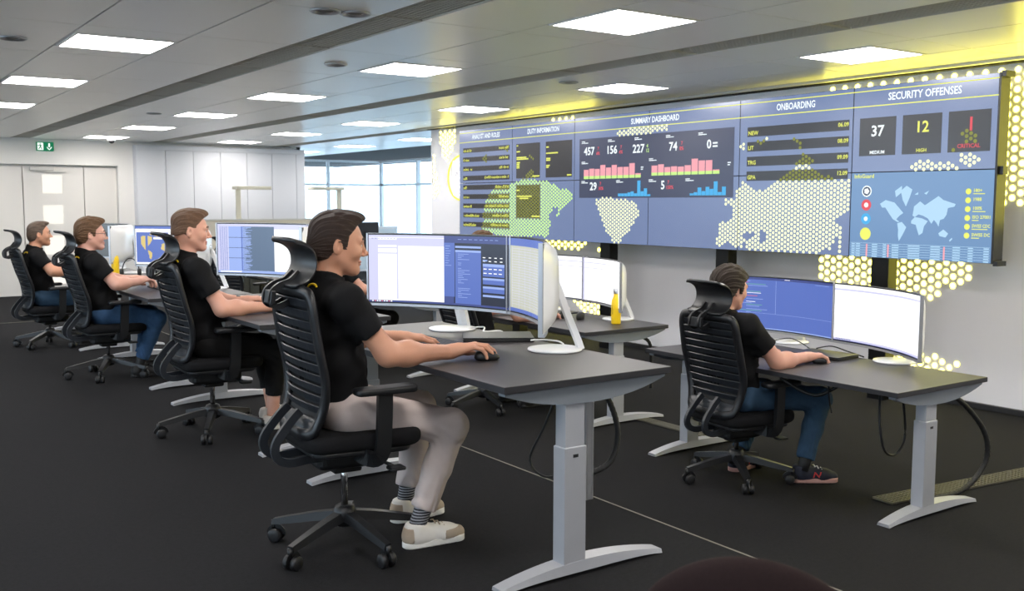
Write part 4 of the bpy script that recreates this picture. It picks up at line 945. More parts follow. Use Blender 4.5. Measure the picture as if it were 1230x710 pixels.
def rot(yw, pt=0, rl=0): return np.array(Matrix.Rotation(yw, 3, 'Z') @ Matrix.Rotation(pt, 3, 'Y') @ Matrix.Rotation(rl, 3, 'X'), np.float32)
def sdf_mesh(f, lo, hi, res):
    B = 4; lo = np.array(lo, float); n = (np.ceil((np.array(hi)-lo)/(res*B)).astype(int)+1); N = n*B
    g = [lo[i]+(np.arange(n[i])*B+(B-1)/2)*res for i in range(3)]
    Cx = np.stack(np.meshgrid(*g, indexing='ij'), -1).reshape(-1, 3).astype(np.float32)
    d = f(Cx); sel = np.abs(d) < res*B*1.25
    F = np.repeat(np.repeat(np.repeat(d.reshape(n), B, 0), B, 1), B, 2).astype(np.float32)
    ijk = np.argwhere(sel.reshape(n))*B
    off = np.stack(np.meshgrid(*[np.arange(B)]*3, indexing='ij'), -1).reshape(-1, 3)
    idx = (ijk[:, None, :]+off[None]).reshape(-1, 3)
    P = (lo+idx*res).astype(np.float32); F[idx[:, 0], idx[:, 1], idx[:, 2]] = f(P)
    ins = F < 0
    c = np.zeros(tuple(N-1), np.int8)
    for i in (0, 1):
        for j in (0, 1):
            for k in (0, 1): c += ins[i:N[0]-1+i, j:N[1]-1+j, k:N[2]-1+k]
    act = np.argwhere((c > 0) & (c < 8)); vid = -np.ones(tuple(N-1), np.int32); vid[act[:, 0], act[:, 1], act[:, 2]] = np.arange(len(act))
    acc = np.zeros((len(act), 3)); cnt = np.zeros(len(act))
    cor = [(i, j, k) for i in (0, 1) for j in (0, 1) for k in (0, 1)]
    val = {q: F[act[:, 0]+q[0], act[:, 1]+q[1], act[:, 2]+q[2]] for q in cor}
    for a in cor:
        for ax in range(3):
            if a[ax] == 0:
                b = list(a); b[ax] = 1; b = tuple(b); va, vb = val[a], val[b]; m = (va < 0) != (vb < 0)
                t = va[m]/(va[m]-vb[m]+1e-12); p = np.tile(np.array(a, float), (m.sum(), 1)); p[:, ax] += t; acc[m] += p; cnt[m] += 1
    V = lo+(act+acc/np.maximum(cnt, 1)[:, None])*res
    faces = []
    for ax in range(3):
        u, w = (ax+1) % 3, (ax+2) % 3
        s0 = [slice(None)]*3; s1 = [slice(None)]*3; s0[ax] = slice(0, N[ax]-1); s1[ax] = slice(1, N[ax])
        e = np.argwhere(ins[tuple(s0)] != ins[tuple(s1)]); e = e[(e[:, u] > 0) & (e[:, w] > 0) & (e[:, u] < N[u]-1) & (e[:, w] < N[w]-1)]
        q = []
        for du, dw in ((-1, -1), (0, -1), (0, 0), (-1, 0)):
            x = e.copy(); x[:, u] += du; x[:, w] += dw; q.append(vid[x[:, 0], x[:, 1], x[:, 2]])
        Q = np.stack(q, 1); fl = ins[e[:, 0], e[:, 1], e[:, 2]]; Q[~fl] = Q[~fl][:, ::-1]; faces.append(Q)
    Fc = np.concatenate(faces); Fc = Fc[(Fc >= 0).all(1)]
    return V, Fc
def sdf_obj(name, f, lo, hi, res, m, parent=None, **kw):
    V, Fc = sdf_mesh(f, lo, hi, res)
    me = bpy.data.meshes.new(name); me.vertices.add(len(V)); me.vertices.foreach_set('co', V.astype(np.float32).ravel())
    me.loops.add(Fc.size); me.loops.foreach_set('vertex_index', Fc.astype(np.int32).ravel()); me.polygons.add(len(Fc))
    me.polygons.foreach_set('loop_start', np.arange(0, Fc.size, 4, dtype=np.int32)); me.polygons.foreach_set('use_smooth', np.ones(len(Fc), bool))
    me.materials.append(m); me.update(calc_edges=True); me.validate()
    return ob(name, me, parent, **kw)

def head_skin():
    L = [(ell((-.008, 0, .02), (.100, .077, .094)), 0), (ell((.030, 0, -.035), (.060, .059, .080)), .04)]
    for s in (-1, 1):
        L += [(cone((-.002, s*.050, -.052), (.062, s*.014, -.100), .021, .017), .03), (ell((.060, s*.042, -.030), (.024, .020, .020)), .025), (cone((.080, s*.046, .017), (.090, s*.012, .018), .009, .010), .016)]
    L += [(ell((.074, 0, -.100), (.017, .020, .016)), .02), (cone((.089, 0, .010), (.110, 0, -.030), .0072, .0092), .012), (ell((.1145, 0, -.035), (.010, .0095, .0085)), .008)]
    for s in (-1, 1): L += [(ell((.101, s*.0105, -.040), (.0095, .0062, .0062)), .006)]
    L += [(ell((.0885, 0, -.0665), (.0075, .024, .0062)), .006), (ell((.0865, 0, -.0765), (.008, .021, .0068)), .006)]
    base = blend(L)
    E = []
    for s in (-1, 1):
        Rm = rot(s*-.35, .15); E.append((ell((-.010, s*.080, -.010), (.019, .0065, .031), Rm), s))
    def f(P):
        d = base(P)
        for s in (-1, 1):
            d = smax(d, -(np.sqrt(((P-np.array((.1015, s*.031, .000), np.float32))**2).sum(1))-.0135), .012)
            ly = smax(np.sqrt(((P-np.array((.0795, s*.031, -.001), np.float32))**2).sum(1))-.0146, -ell((.095, s*.033, -.0025), (.013, .0145, .0050))(P), .001)
            d = smin(d, ly, .003)
        d = smax(d, -ell((.098, 0, -.0715), (.012, .021, .0012))(P), .002)
        for e, s in E:
            d = smin(d, e(P), .008); d = smax(d, -ell((-.004, s*.0915, -.006), (.0115, .0135, .021))(P), .003)
        return d
    return f
HEADF = head_skin()
ZX = [-.12, -.085, -.04, -.022, -.010, .002, .012, .028, .034, .060, .080, .10, .14]
def hairf(style):
    S = dict(top=.022, side=.009, nape=-.082, front=.074, quiff=.010, burn=-.035, amp=.0022, fr=150)
    S.update(style)
    zz = [S['nape'], S['nape'], S['nape']+.012, -.035, .004, .004, S['burn'], S['burn'], .034, S['front']-.016, S['front'], S['front']+.016, S['front']+.05]
    def f(P):
        x, y, z = P[:, 0], P[:, 1], P[:, 2]
        k = np.clip((z-.015)/.075, 0, 1); k = k*k*(3-2*k); th = S['side']+(S['top']-S['side'])*k
        d = ell((-.008, 0, .018), (.098, .076, .094))(P)-th
        lo_ = ell((-.055, 0, -.03), (.050, .058, .058))(P)-S['side']*.8; d = smin(d, lo_, .03)
        if S['quiff']: d = smin(d, ell((.052, S.get('qy', 0), .100), (.050, .055, .018+S['quiff']))(P), .03)
        amp = S['amp']; fr = S['fr']
        ph = np.arctan2(y, z+.03); d = d+amp*((.5+.5*k)*np.sin(fr*.26*ph+2.5*np.sin(22*x)+9*x)+.7*np.sin(fr*.46*ph-14*x+1.5*np.sin(40*x+30*z))+.35*np.sin(fr*.83*ph+25*x))
        zm = np.interp(x, ZX, zz).astype(np.float32)
        if S.get('fringe'): zm = np.where(x > .03, np.minimum(zm, S['fringe']+.3*np.abs(y)), zm)
        sl_ = (np.interp(x+.002, ZX, zz)-np.interp(x-.002, ZX, zz))/.004
        zm = zm+.002*np.sin(60*x+70*y)
        reg = ((zm-z)/np.sqrt(1.3+sl_*sl_)).astype(np.float32)
        return smax(d, reg, .006)
    return f
def hand_parts(side, curl, spread=.06, thumb=.5):
    """right hand palm down: x to the fingertips, y to the thumb side; side=-1 mirrors"""
    L = [(cone((-.02, .004, 0), (.03, .004, .002), .026, .026), .0)]
    K = [(.092, .030, .006), (.098, .009, .009), (.093, -.012, .007), (.082, -.031, .002)]
    W_ = [(.012, .016, .002), (.012, .005, .003), (.012, -.006, .003), (.012, -.016, .0)]
    for a, b_ in zip(W_, K): L.append((cone(a, b_, .0165, .0115), .016))
    LN = [(.043, .026, .020), (.048, .030, .021), (.044, .028, .020), (.034, .021, .018)]
    for i in range(4):
        p = np.array(K[i], float); ang = 0; sp = (1.5-i)*spread
        rad = (.0098, .0102, .0096, .0086)[i]; cu = curl[i] if isinstance(curl[0], (list, tuple)) else curl
        for j in range(3):
            ang += cu[j]; q = p+LN[i][j]*np.array((math.cos(ang)*math.cos(sp), math.sin(sp)*math.cos(ang), -math.sin(ang)))
            L.append((cone(p, q, rad*(1-.10*j), rad*(1-.10*(j+1))), .004)); p = q
    t = thumb
    T = [(.018, .020, -.004), (.048, .046, -.012), (.074, .046+.02*t, -.020), (.098, .036+.025*t, -.026)]
    for a, b_, r0, r1 in zip(T[:-1], T[1:], (.0155, .0125, .0105), (.0125, .0105, .0085)): L.append((cone(a, b_, r0, r1), .008))
    f = blend(L); m = np.array((1, side, 1), np.float32)
    return (lambda P: f(P*m))
def seg2(P, a, b, r0, r1):
    a = np.array(a); b = np.array(b); ba = b-a; L = ba@ba; q = P[:, :2]-a; t = np.clip(q@ba/L, 0, 1); d = q-t[:, None]*ba
    return np.sqrt((d*d).sum(1))-(r0+(r1-r0)*t)
def shoe_upper(hi=.105):
    f = blend([(cone((-.040, 0, .050), (-.030, 0, .085), .037, .036), 0), (cone((-.01, 0, .055), (.12, 0, .038), .043, .034), .04), (cone((.10, 0, .034), (.165, 0, .030), .043, .030), .03), (cone((-.035, 0, .03), (.02, 0, .03), .036, .040), .02)])
    return lambda P: smax(smax(f(P), .018-P[:, 2], .002), P[:, 2]-hi-(-.5)*(np.abs(P[:, 0]+.03))*0+np.clip(P[:, 0]-.02, 0, 1)*.0, .004)
def shoe_sole(P):
    d = np.minimum(seg2(P, (-.040, 0), (.05, .0), .038, .041), seg2(P, (.05, .0), (.155, .0), .041, .039))-.002
    return smax(d, np.abs(P[:, 2]-.014)-.0138, .004)
M_eyew = mat('eye_white', (225, 220, 215), .2, noise=.01); M_iris = mat('iris_dark', (50, 38, 30), .15, noise=.1)
M_shirt = mat('polo_black', (15, 15, 17), .85, noise=.25, nscale=40, bump=.15, bscale=500, spec=.25)
def skin_mat(n, rgb): return mat('skin_'+n, rgb, .48, noise=.10, nscale=14, bump=.04, bscale=350, sub=.12, spec=.4)
def person(loc, zf, P, label):
    """P: joints in the chair frame (x forward, y left, z above the floor)"""
    res = P['res']; g = lambda k, d=None: P.get(k, d)
    V = lambda q: np.array(q, np.float32)
    hc = V(P['head']); Rh = rot(P.get('hyaw', 0), P.get('hpitch', 0), P.get('hroll', 0)); sc = P.get('hscale', 1.0)
    skin = P['skin']; nb = V(P['neck']); hd = lambda f: (lambda Q: f(((Q-hc)@Rh)/sc)*sc)
    hp = lambda q: hc+Rh@(V(q)*sc)
    nk_top = hp((-.028, 0, -.055))
    L = [(hd(HEADF), 0), (cone(nk_top, nb, .054*P.get('neckf', 1), .060*P.get('neckf', 1)), .03), (cone(nb, V(P['chest']), .06, .07), .03)]
    for S_ in ('R', 'L'):
        s, e, w = V(P['sh'+S_]), V(P['el'+S_]), V(P['wr'+S_])
        L += [(cone(nb-V((0, 0, .05)), s, .04, .05), .03), (cone(s, e, .051, .043), .03), (cone(e, e+(w-e)*.30, .042, .0425), .04), (cone(e+(w-e)*.30, w, .0425, .0285), .05)]
        hy, hpit, hrol = P['hand'+S_]; Rw = rot(hy, hpit, hrol)
        hs = P.get('handscale', 1.08); hf = hand_parts(1 if S_ == 'R' else -1, P.get('curl'+S_, (.25, .45, .35)), thumb=P.get('thumb', .5))
        L.append((frame(lambda Q, hf=hf: hf(Q/hs)*hs, w, Rw), .012))
    if P.get('ankle_skin'):
        pass
    f = blend(L)
    pts = [P['head'], P['elR'], P['elL'], P['wrR'], P['wrL'], P['shR'], P['shL'], P['chest']]
    lo = np.min([V(p) for p in pts], 0)-.16; hi = np.max([V(p) for p in pts], 0)+.16; hi[0] = max(hi[0], max(P['wrR'][0], P['wrL'][0])+.24)
    body = sdf_obj('person', f, lo, hi, res, skin, label=label, cat='person', group=None)
    body.location = (loc[0], loc[1], zf)
    # hair, eyes, brows, lips
    if g('hair') is not None:
        sdf_obj('hair', hd(hairf(P['hair'])), hc-.17, hc+.19, min(res, .0035), P['hairmat'], body)
    for s in (-1, 1):
        M4 = Matrix.Translation(Vector(hp((.0795, s*.031, -.001)))) @ Matrix(Rh.tolist()).to_4x4()
        e = MB(); e.lathe([(.0005, -.0128), (.006, -.0115), (.0105, -.0075), (.0128, 0), (.0105, .0075), (.006, .0115), (.0005, .0128)], 14, M=M4 @ Matrix.Rotation(PI/2, 4, 'Y')); eo = e.obj('eye', M_eyew, body)
        i_ = MB(); i_.lathe([(.0072, .0110), (.006, .0122), (.003, .0131), (.0004, .0133)], 12, M=M4 @ Matrix.Rotation(PI/2, 4, 'Y')); i_.obj('iris', M_iris, eo)
        br = [hp(q) for q in ((.098, s*.013, .020), (.0965, s*.028, .0245), (.086, s*.050, .020))]
        MB().tube(smooth_path(br, 3), [.0045, .0052, .0058, .0058, .005, .004, .003], 6).obj('eyebrow', P['hairmat'], body)
    lp = blend([(ell((.0895, 0, -.0665), (.0085, .024, .0058)), 0), (ell((.0875, 0, -.0765), (.009, .021, .0062)), .003)])
    sdf_obj('lips', hd(lambda Q: smax(smax(lp(Q), -HEADF(Q)-.0035, .001), HEADF(Q)-.0012, .001)), hp((.09, 0, -.07))-.035, hp((.09, 0, -.07))+.035, .0022, mat('lip', (176, 112, 100), .45, noise=.05), body)
    # shirt
    bf = P.get('build', 1.0); ch, pe = V(P['chest']), V(P['pelvis']); wa = V(P.get('waist', tuple((ch+pe)/2)))
    ys = 1.42; sy = lambda q: np.array((q[0], q[1]/ys, q[2]), np.float32); upc = (V(P['shR'])+V(P['shL']))/2
    tor = blend([(cone(sy(pe), sy(wa), .122*bf, .116*bf), 0), (cone(sy(wa), sy(ch), .116*bf, .120*bf), .05), (cone(sy(ch), sy(upc), .120*bf, .088*bf), .05)])
    T2 = []
    for S_ in ('R', 'L'):
        s, e = V(P['sh'+S_]), V(P['el'+S_]); en = s+(e-s)*.60
        inn = nb+(s-nb)*.25+V((0, 0, -.012)); ax = (e-s)/np.linalg.norm(e-s)
        T2.append((cone(inn, s, .048, .064*bf**.5), .05, None, None)); sl = cone(s, s+(e-s)*.72, .066*bf**.5, .063*bf**.5)
        T2.append(((lambda Q, sl=sl, ax=ax, en=en: smax(sl(Q), (Q-en)@ax, .004)), .045, None, None))
    up = (nb-hp((0, 0, 0))); Rc = rot(0, .30)
    def collar(Q):
        q = (Q-(nb+V((.002, 0, .022))))@Rc; rr = np.sqrt(q[:, 0]**2+(q[:, 1]*.95)**2)
        return np.maximum(np.sqrt((rr-.068)**2)-.0065, np.abs(q[:, 2])-.024)
    zhem = P.get('hem', pe[2]-.02)
    def shirt(Q):
        d = tor(Q/np.array((1, ys, 1), np.float32))
        for h_, k, _, _ in T2: d = smin(d, h_(Q), k)
        d = smin(d, smax(cone(nb-V((0, 0, .05)), nb+V((0, 0, .035)), .082, .070)(Q), Q[:, 2]-(nb[2]+.018), .004), .02)
        d = smin(d, collar(Q), .006)
        x, y, z = Q[:, 0], Q[:, 1], Q[:, 2]; lowm = np.clip((ch[2]+.05-z)/.25, 0, 1)
        d = d+.0035*np.sin(38*z+24*np.sin(9*y)+14*x)*lowm+.0022*np.sin(52*x-46*z+30*y)+.002*np.sin(70*y+20*z)
        return smax(d, (zhem-z)+.05*np.clip(x-pe[0], -.1, .2)*-1*P.get('hemtilt', .6), .006)
    pts = [P['shR'], P['shL'], P['pelvis'], P['elR'], P['elL']]
    lo = np.min([V(p) for p in pts], 0)-.20; hi = np.max([V(p) for p in pts], 0)+.20; lo[2] = max(lo[2], zhem-.08)
    so = sdf_obj('shirt', shirt, lo, hi, max(res, .005), M_shirt, body)
    if P.get('arc'):
        a = P['arc']; xs_ = np.linspace(-.36, .0, 181, dtype=np.float32); ap = []
        for t in np.linspace(.25, 2.6, 9):
            yy_, zz_ = a[1]+.030*math.cos(t), a[2]+.026*math.sin(t); dv = shirt(np.stack([xs_, np.full(181, yy_, np.float32), np.full(181, zz_, np.float32)], 1)); ap.append((float(xs_[np.argmax(dv < 0)]), yy_, zz_))
        MB().tube(ap, .005, 6).obj('shirt_print', M_yel, so)
    # trousers
    hR, hL = V(P['hipR']), V(P['hipL']); hm = (hR+hL)/2
    Lg = [(ell(hm+V((-.01, 0, .01)), (.112*bf, .172*bf, .10)), 0)]
    tf = P.get('legf', 1.0)
    for S_ in ('R', 'L'):
        h_, k_, a_ = V(P['hip'+S_]), V(P['kn'+S_]), V(P['an'+S_])
        Lg += [(cone(h_, k_, .094*tf, .067*tf), .05), (cone(k_, k_+(a_-k_)*.45, .064*tf, .060*tf), .035), (cone(k_+(a_-k_)*.45, a_, .060*tf, .050*tf), .02)]
    leg = blend(Lg); cut = P.get('cuff', .055)
    def trous(Q):
        d = leg(Q); x, y, z = Q[:, 0], Q[:, 1], Q[:, 2]
        wr_ = np.zeros(len(Q), np.float32)
        for S_ in ('R', 'L'):
            k_, a_ = V(P['kn'+S_]), V(P['an'+S_]); r = np.sqrt(((Q-k_)**2).sum(1)); r2_ = np.sqrt(((Q-a_)**2).sum(1))
            wr_ += np.exp(-(r/.16)**2)*.0032*np.sin(60*(x*.5+z)+16*np.sin(14*y))+np.exp(-(r2_/.13)**2)*.0045*np.sin(75*z+9*np.sin(30*x)+20*y)
            h_ = V(P['hip'+S_]); r3 = np.sqrt(((Q-h_)**2).sum(1)); wr_ += np.exp(-(r3/.17)**2)*.0035*np.sin(55*x+45*z+30*y)
        d = d+wr_
        for S_ in ('R', 'L'):
            a_, k_ = V(P['an'+S_]), V(P['kn'+S_]); ax = (a_-k_)/np.linalg.norm(a_-k_); pl = (Q-(a_-ax*cut))@ax
            near = np.sqrt(((Q-a_)**2).sum(1)) < .22
            d = np.where(near, smax(d, pl, .004), d)
        return d
    pts = [P['hipR'], P['hipL'], P['knR'], P['knL'], P['anR'], P['anL']]
    lo = np.min([V(p) for p in pts], 0)-.19; hi = np.max([V(p) for p in pts], 0)+.16
    sdf_obj('trousers', trous, lo, hi, max(res, .006), P['tmat'], body)
    for S_ in ('R', 'L'):
        a_, k_ = V(P['an'+S_]), V(P['kn'+S_]); ax = (k_-a_)/np.linalg.norm(k_-a_)
        MB().tube([tuple(a_-ax*.055), tuple(a_), tuple(a_+ax*.05), tuple(a_+ax*.10)], [.036, .036, .038, .040], 14).obj('sock' if P.get('smat') else 'ankle', P.get('smat') or skin, body)
        fy = P.get('foot'+S_, 0); ft = P.get('lift'+S_, 0); Rf = rot(fy, ft); o = np.array((a_[0], a_[1], P.get('footz'+S_, 0.0)), np.float32)+V((.0, 0, 0))
        lo_ = o-np.array((.26, .26, .12)); hi_ = o+np.array((.26, .26, .2))
        u = shoe_upper(P.get('shoehi', .10)); sh_ = sdf_obj('shoe', frame(u, o, Rf), lo_, hi_, .005, P['shoemat'], body)
        sdf_obj('sole', frame(shoe_sole, o, Rf), lo_, hi_, .004, P['solemat'], sh_)
        if P.get('toemat'):
            sdf_obj('toe_cap', frame(lambda Q: smax(np.maximum(u(Q)-.0022, .024-Q[:, 2]), np.maximum(.115-Q[:, 0]-.5*np.abs(Q[:, 1]), Q[:, 2]-.060), .002), o, Rf), lo_, hi_, .004, P['toemat'], sh_)
            sdf_obj('heel_patch', frame(lambda Q: smax(np.maximum(u(Q)-.0022, .024-Q[:, 2]), np.maximum(Q[:, 0]+.045, Q[:, 2]-.085), .002), o, Rf), lo_, hi_, .004, P['toemat'], sh_)
        for q in range(4):
            c = o+Rf@V((.055+q*.020, 0, .097-q*.0085)); d = Rf@V((0, .024, -.004)); e_ = Rf@V((0, -.024, -.004))
            MB().tube([tuple(c+d), tuple(c+Rf@V((0, 0, .004))), tuple(c+e_)], .0032, 6).obj('lace', P['lacemat'], sh_)
        if P.get('nmark'):
            vv, ff, w_, hh = text_geo('N'); kx = .062
            for sd in (-1, 1):
                pts2 = []
                for p in vv: pts2.append(tuple(o+Rf@V((.035+(p[0]*kx if sd < 0 else (w_-p[0])*kx)+p[1]*.012, sd*.0445, .035+p[1]*kx*.75))))
                MB().add(pts2, ff).obj('shoe_mark', P['nmark'], sh_)
    return body
# ================================================================ the people
SK1, SK2, SK3 = skin_mat('a', (204, 150, 122)), skin_mat('b', (214, 160, 138)), skin_mat('c', (218, 166, 148))
def hmat(n, rgb): return mat('hair_'+n, rgb, .5, noise=.45, nscale=40, bump=.6, bscale=260, spec=.4, stretch=(1, 4, 1.5))
H_dark, H_lt, H_br, H_gr, H_e = hmat('dark', (52, 36, 28)), hmat('light', (104, 76, 56)), hmat('brown', (104, 76, 52)), hmat('grey', (92, 76, 64)), hmat('brunet', (50, 38, 30))
J_beige = mat('trousers_beige', (196, 182, 177), .9, noise=.08, nscale=30, bump=.2, bscale=500, spec=.2); J_jean = mat('jeans_blue', (56, 84, 118), .9, noise=.35, nscale=22, bump=.25, bscale=600, spec=.2)
J_black = mat('trousers_black', (24, 23, 23), .9, noise=.2, nscale=30, bump=.2, bscale=500, spec=.2); J_dj = mat('jeans_dark', (58, 82, 106), .9, noise=.3, nscale=22, bump=.25, bscale=600, spec=.2)
S_white, S_tan, S_black, S_sole, S_navy = mat('shoe_white', (226, 222, 216), .6, noise=.05, nscale=40), mat('shoe_tan', (176, 160, 142), .85, noise=.1, nscale=60), mat('shoe_black', (20, 20, 21), .6, noise=.1), mat('sole_white', (236, 234, 228), .6, noise=.03), mat('shoe_navy', (26, 30, 46), .7, noise=.15, nscale=50)
def striped(n, a, b):
    m = mat(n, a, .9, noise=.05); nt = m.node_tree; wv = nt.nodes.new('ShaderNodeTexWave'); wv.bands_direction = 'Z'; wv.inputs['Scale'].default_value = 28; tc = nt.nodes.new('ShaderNodeTexCoord')
    nt.links.new(tc.outputs['Object'], wv.inputs['Vector']); cr = nt.nodes.new('ShaderNodeValToRGB'); cr.color_ramp.interpolation = 'CONSTANT'; cr.color_ramp.elements[0].color = (*lin(a), 1); cr.color_ramp.elements[1].color = (*lin(b), 1); cr.color_ramp.elements[1].position = .55
    nt.links.new(wv.outputs['Fac'], cr.inputs['Fac']); nt.links.new(cr.outputs['Color'], nt.nodes['Principled BSDF'].inputs['Base Color']); return m
SOCK = striped('sock_striped', (38, 38, 44), (150, 150, 156))
pA = dict(res=.003, head=(-.018, -.005, 1.245), hyaw=R(-16), hpitch=R(4), hscale=1.03, skin=SK1, hairmat=H_dark, hair=dict(top=.017, side=.0065, quiff=.008, amp=.0020, fr=110, burn=-.028, nape=-.070, front=.082), neck=(-.075, 0, 1.085), chest=(-.07, 0, .93), waist=(-.045, 0, .77), pelvis=(-.03, 0, .63), build=.96, hem=.585,
    shR=(-.07, -.19, 1.03), elR=(.075, -.25, .822), wrR=(.375, -.222, .803), handR=(R(-20), R(-9), R(-6)), curlR=((.30, .45, .40), (.32, .48, .40), (.38, .55, .40), (.42, .60, .45)),
    shL=(-.07, .19, 1.03), elL=(.11, .29, .825), wrL=(.385, .235, .808), handL=(R(-25), R(4), R(6)), curlL=((.25, .40, .3), (.25, .40, .3), (.28, .42, .3), (.3, .45, .3)), arc=(0, -.045, 1.065),
    hipR=(-.02, -.09, .585), hipL=(-.02, .09, .585), knR=(.405, -.175, .485), knL=(.45, .17, .50), anR=(.262, -.165, .125), anL=(.375, .16, .125), footR=R(-6), footL=R(4), tmat=J_beige, smat=SOCK, shoemat=S_white, solemat=S_sole, toemat=S_tan, lacemat=S_tan, cuff=.03)
person((1.70, 3.63), 0, pA, 'man with slicked dark hair in black polo and pale trousers at the nearest desk')
pB = dict(res=.004, head=(-.105, 0, 1.238), hyaw=R(-14), hpitch=R(2), skin=SK2, hairmat=H_lt, hair=dict(top=.020, side=.003, quiff=.010, amp=.0016, fr=90, burn=.008, nape=-.03, front=.08), neck=(-.145, 0, 1.07), chest=(-.12, 0, .92), waist=(-.085, 0, .76), pelvis=(-.055, 0, .61), hem=.57,
    shR=(-.135, -.19, 1.015), elR=(-.01, -.25, .785), wrR=(.285, -.20, .775), handR=(R(12), R(4), R(-6)), shL=(-.135, .19, 1.015), elL=(.06, .27, .80), wrL=(.27, .20, .78), handL=(R(-8), R(-4), R(10)), curlL=(.5, .6, .4), arc=(0, -.05, 1.04),
    hipR=(-.04, -.09, .555), hipL=(-.04, .09, .555), knR=(.35, -.15, .495), knL=(.38, .15, .50), anR=(.345, -.10, .12), anL=(.42, .13, .12), tmat=J_black, shoemat=S_white, solemat=S_sole, lacemat=S_white, cuff=.10, legf=.95, shoehi=.085)
person((1.91, 5.93), 0, pB, 'young man with short light brown hair and white sneakers, second in the left row')
wbm = mat('watch_black', (28, 28, 30), .4, noise=.1)
bB = [o for o in bpy.data.objects if o.get('label', '').startswith('young man')][0]
_w = np.array(pB['wrL'])-(np.array(pB['wrL'])-np.array(pB['elL']))/np.linalg.norm(np.array(pB['wrL'])-np.array(pB['elL']))*.025
_d = (np.array(pB['wrL'])-np.array(pB['elL'])); _d /= np.linalg.norm(_d)
MB().tube([tuple(_w-_d*.012), tuple(_w+_d*.012)], .0325, 18).obj('wristwatch', wbm, bB)
pC = dict(res=.006, head=(-.10, 0, 1.152), hyaw=R(-8), hscale=1.04, skin=SK3, hairmat=H_br, hair=dict(top=.022, side=.010, quiff=.004, amp=.003, fr=80, burn=-.02), neck=(-.15, 0, .985), chest=(-.115, 0, .83), waist=(-.08, 0, .70), pelvis=(-.05, 0, .58), hem=.54, build=1.12, neckf=1.1,
    shR=(-.12, -.20, .93), elR=(.02, -.25, .765), wrR=(.215, -.14, .77), handR=(R(25), R(-2), R(-10)), curlR=(.4, .7, .5), shL=(-.12, .20, .93), elL=(.05, .27, .77), wrL=(.23, .10, .775), handL=(R(-30), R(-2), R(10)), curlL=(.5, .7, .5), arc=(-.25, -.05, .95),
    hipR=(-.035, -.095, .52), hipL=(-.035, .095, .52), knR=(.345, -.17, .465), knL=(.38, .17, .47), anR=(.21, -.15, .12), anL=(.29, .15, .12), tmat=J_jean, shoemat=S_black, solemat=S_black, smat=S_black, lacemat=S_black, cuff=.03)
bC = person((1.853, 8.34), 0, pC, 'stocky man with glasses, black polo and blue jeans, third in the left row')
# glasses
gm_ = mat('glasses_frame', (40, 40, 44), .3, metal=.5, noise=.05); Rg = rot(R(-8)); hg = np.array(pC['head']); GP = lambda q: tuple(hg+Rg@(np.array(q)*1.04))
gl = MB()
for s in (-1, 1):
    gl.tube([GP((.108, s*.034+.023*math.cos(t), -.002+.018*math.sin(t))) for t in np.linspace(0, 2*PI, 15)[:-1]], .0016, 5, closed=True, up=(1, 0, 0)); gl.tube([GP((.108, s*.057, .003)), GP((.05, s*.076, .004)), GP((-.012, s*.082, .004))], .0018, 5)
gl.tube([GP((.108, -.011, 0)), GP((.112, 0, .003)), GP((.108, .011, 0))], .0016, 5); gl.obj('glasses', gm_, bC)
pD = dict(res=.006, head=(-.062, 0, 1.095), hyaw=R(-6), hpitch=R(-3), hscale=.97, skin=SK1, hairmat=H_gr, hair=dict(top=.012, side=.005, quiff=.002, amp=.002, fr=80, burn=-.02, front=.082), neck=(-.115, 0, .935), chest=(-.115, 0, .79), waist=(-.09, 0, .66), pelvis=(-.06, 0, .55), hem=.51, build=.97,
    shR=(-.115, -.185, .885), elR=(.0, -.25, .745), wrR=(.20, -.18, .735), handR=(R(10), R(4), R(-6)), shL=(-.115, .185, .885), elL=(.04, .26, .745), wrL=(.22, .17, .735), handL=(R(-8), R(4), R(6)), arc=(-.235, -.05, .90),
    hipR=(-.06, -.09, .49), hipL=(-.06, .09, .49), knR=(.33, -.16, .45), knL=(.35, .16, .45), anR=(.30, -.13, .12), anL=(.34, .14, .12), tmat=J_dj, shoemat=S_black, solemat=S_black, smat=S_black, lacemat=S_black, cuff=.03)
person((1.79, 10.45), 0, pD, 'slim man with short grey-brown hair furthest left in the left row')
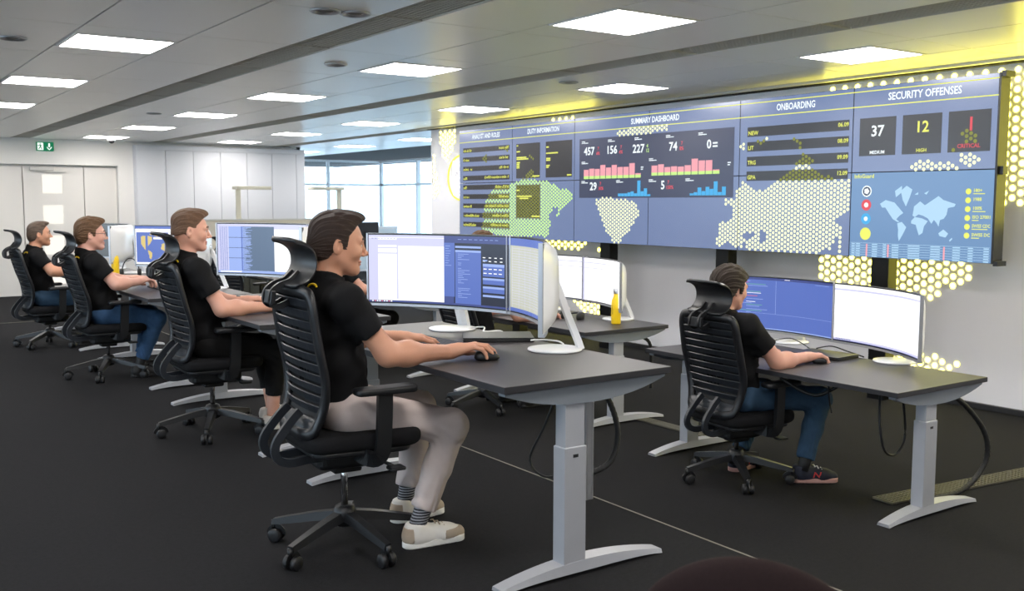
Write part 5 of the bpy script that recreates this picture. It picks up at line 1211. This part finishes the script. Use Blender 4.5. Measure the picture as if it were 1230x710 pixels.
pE = dict(res=.0045, head=(-.085, 0, 1.125), hyaw=R(-8), hpitch=R(6), skin=SK2, hairmat=H_e, hair=dict(top=.026, side=.020, quiff=.0, amp=.003, fr=85, burn=-.03, nape=-.075, fringe=.045), neck=(-.14, 0, .965), chest=(-.10, 0, .83), waist=(-.07, 0, .69), pelvis=(-.045, 0, .56), hem=.53,
    shR=(-.135, -.185, .925), elR=(.045, -.25, .72), wrR=(.30, -.235, .722), handR=(R(-12), R(0), R(-8)), curlR=(.45, .7, .5), shL=(-.135, .185, .925), elL=(.08, .26, .73), wrL=(.32, .16, .72), handL=(R(-20), R(4), R(6)), arc=None,
    hipR=(-.035, -.09, .515), hipL=(-.035, .09, .515), knR=(.44, -.235, .465), knL=(.40, .15, .46), anR=(.285, -.262, .115), anL=(.17, .13, .115), footR=R(-34), footL=R(5), tmat=J_dj, shoemat=S_navy, solemat=mat('sole_pink', (196, 150, 140), .7, noise=.1), smat=S_black, lacemat=S_white, nmark=mat('mark_red', (200, 60, 60), .6, noise=.05), cuff=.02)
person((4.31, 3.89), ZL, pE, 'dark-haired person in black polo and blue jeans at the right-hand desk, seen from behind')
pF = dict(pE); pF.update(res=.006, head=(.0, 0, 1.255), hyaw=R(0), hpitch=R(4), neck=(-.06, 0, 1.08), chest=(-.09, 0, .91), waist=(-.10, 0, .74), hem=.54, shR=(-.08, -.19, 1.02), shL=(-.08, .19, 1.02), elR=(.14, -.27, .75), wrR=(.40, -.24, .735), handR=(R(-10), R(0), R(-6)), elL=(.12, .27, .75), wrL=(.36, .17, .735), knR=(.42, -.17, .465), anR=(.33, -.15, .115), footR=R(0), anL=(.33, .14, .115), tmat=J_black, shoemat=S_black, solemat=S_black, lacemat=S_black, hairmat=H_br, nmark=None)
person((4.18, 6.38), ZL, pF, 'person in black at the middle desk, mostly hidden behind the nearest monitors')
pG = dict(pF); pG.update(hairmat=H_dark, head=(-.06, 0, 1.20), neck=(-.11, 0, 1.03), shR=(-.11, -.19, .98), shL=(-.11, .19, .98), elR=(.06, -.28, .77), wrR=(.32, -.20, .735))
person((4.18, 8.85), ZL, pG, 'person in black in the lower row, hidden behind the face of the nearest man')
# foreground chair: soft rounded back, seat and stem
fgb = blend([(ell((0, 0, .72), (.06, .19, .155)), 0), (ell((.01, 0, .60), (.06, .17, .15)), .05)])
sdf_obj('backrest', fgb, (-.1, -.26, .40), (.12, .26, .92), .008, M_fg, fg)
MB().slab([(.0, -.22), (.42, -.22), (.42, .22), (.0, .22)], .40, .48, .03, rc=.06, seg=4, nb=3, smooth=True).obj('seat', M_fg, fg)
MB().lathe([(.02, .03), (.02, .41)], 12, M=Matrix.Translation((.2, 0, 0))).obj('stem', M_chrome, fg)
MB().lathe([(.22, 0), (.23, .012), (.05, .03), (.02, .035)], 28, M=Matrix.Translation((.2, 0, 0))).obj('base_disc', M_chrome, fg)
print('OBJECTS', len(bpy.data.objects))
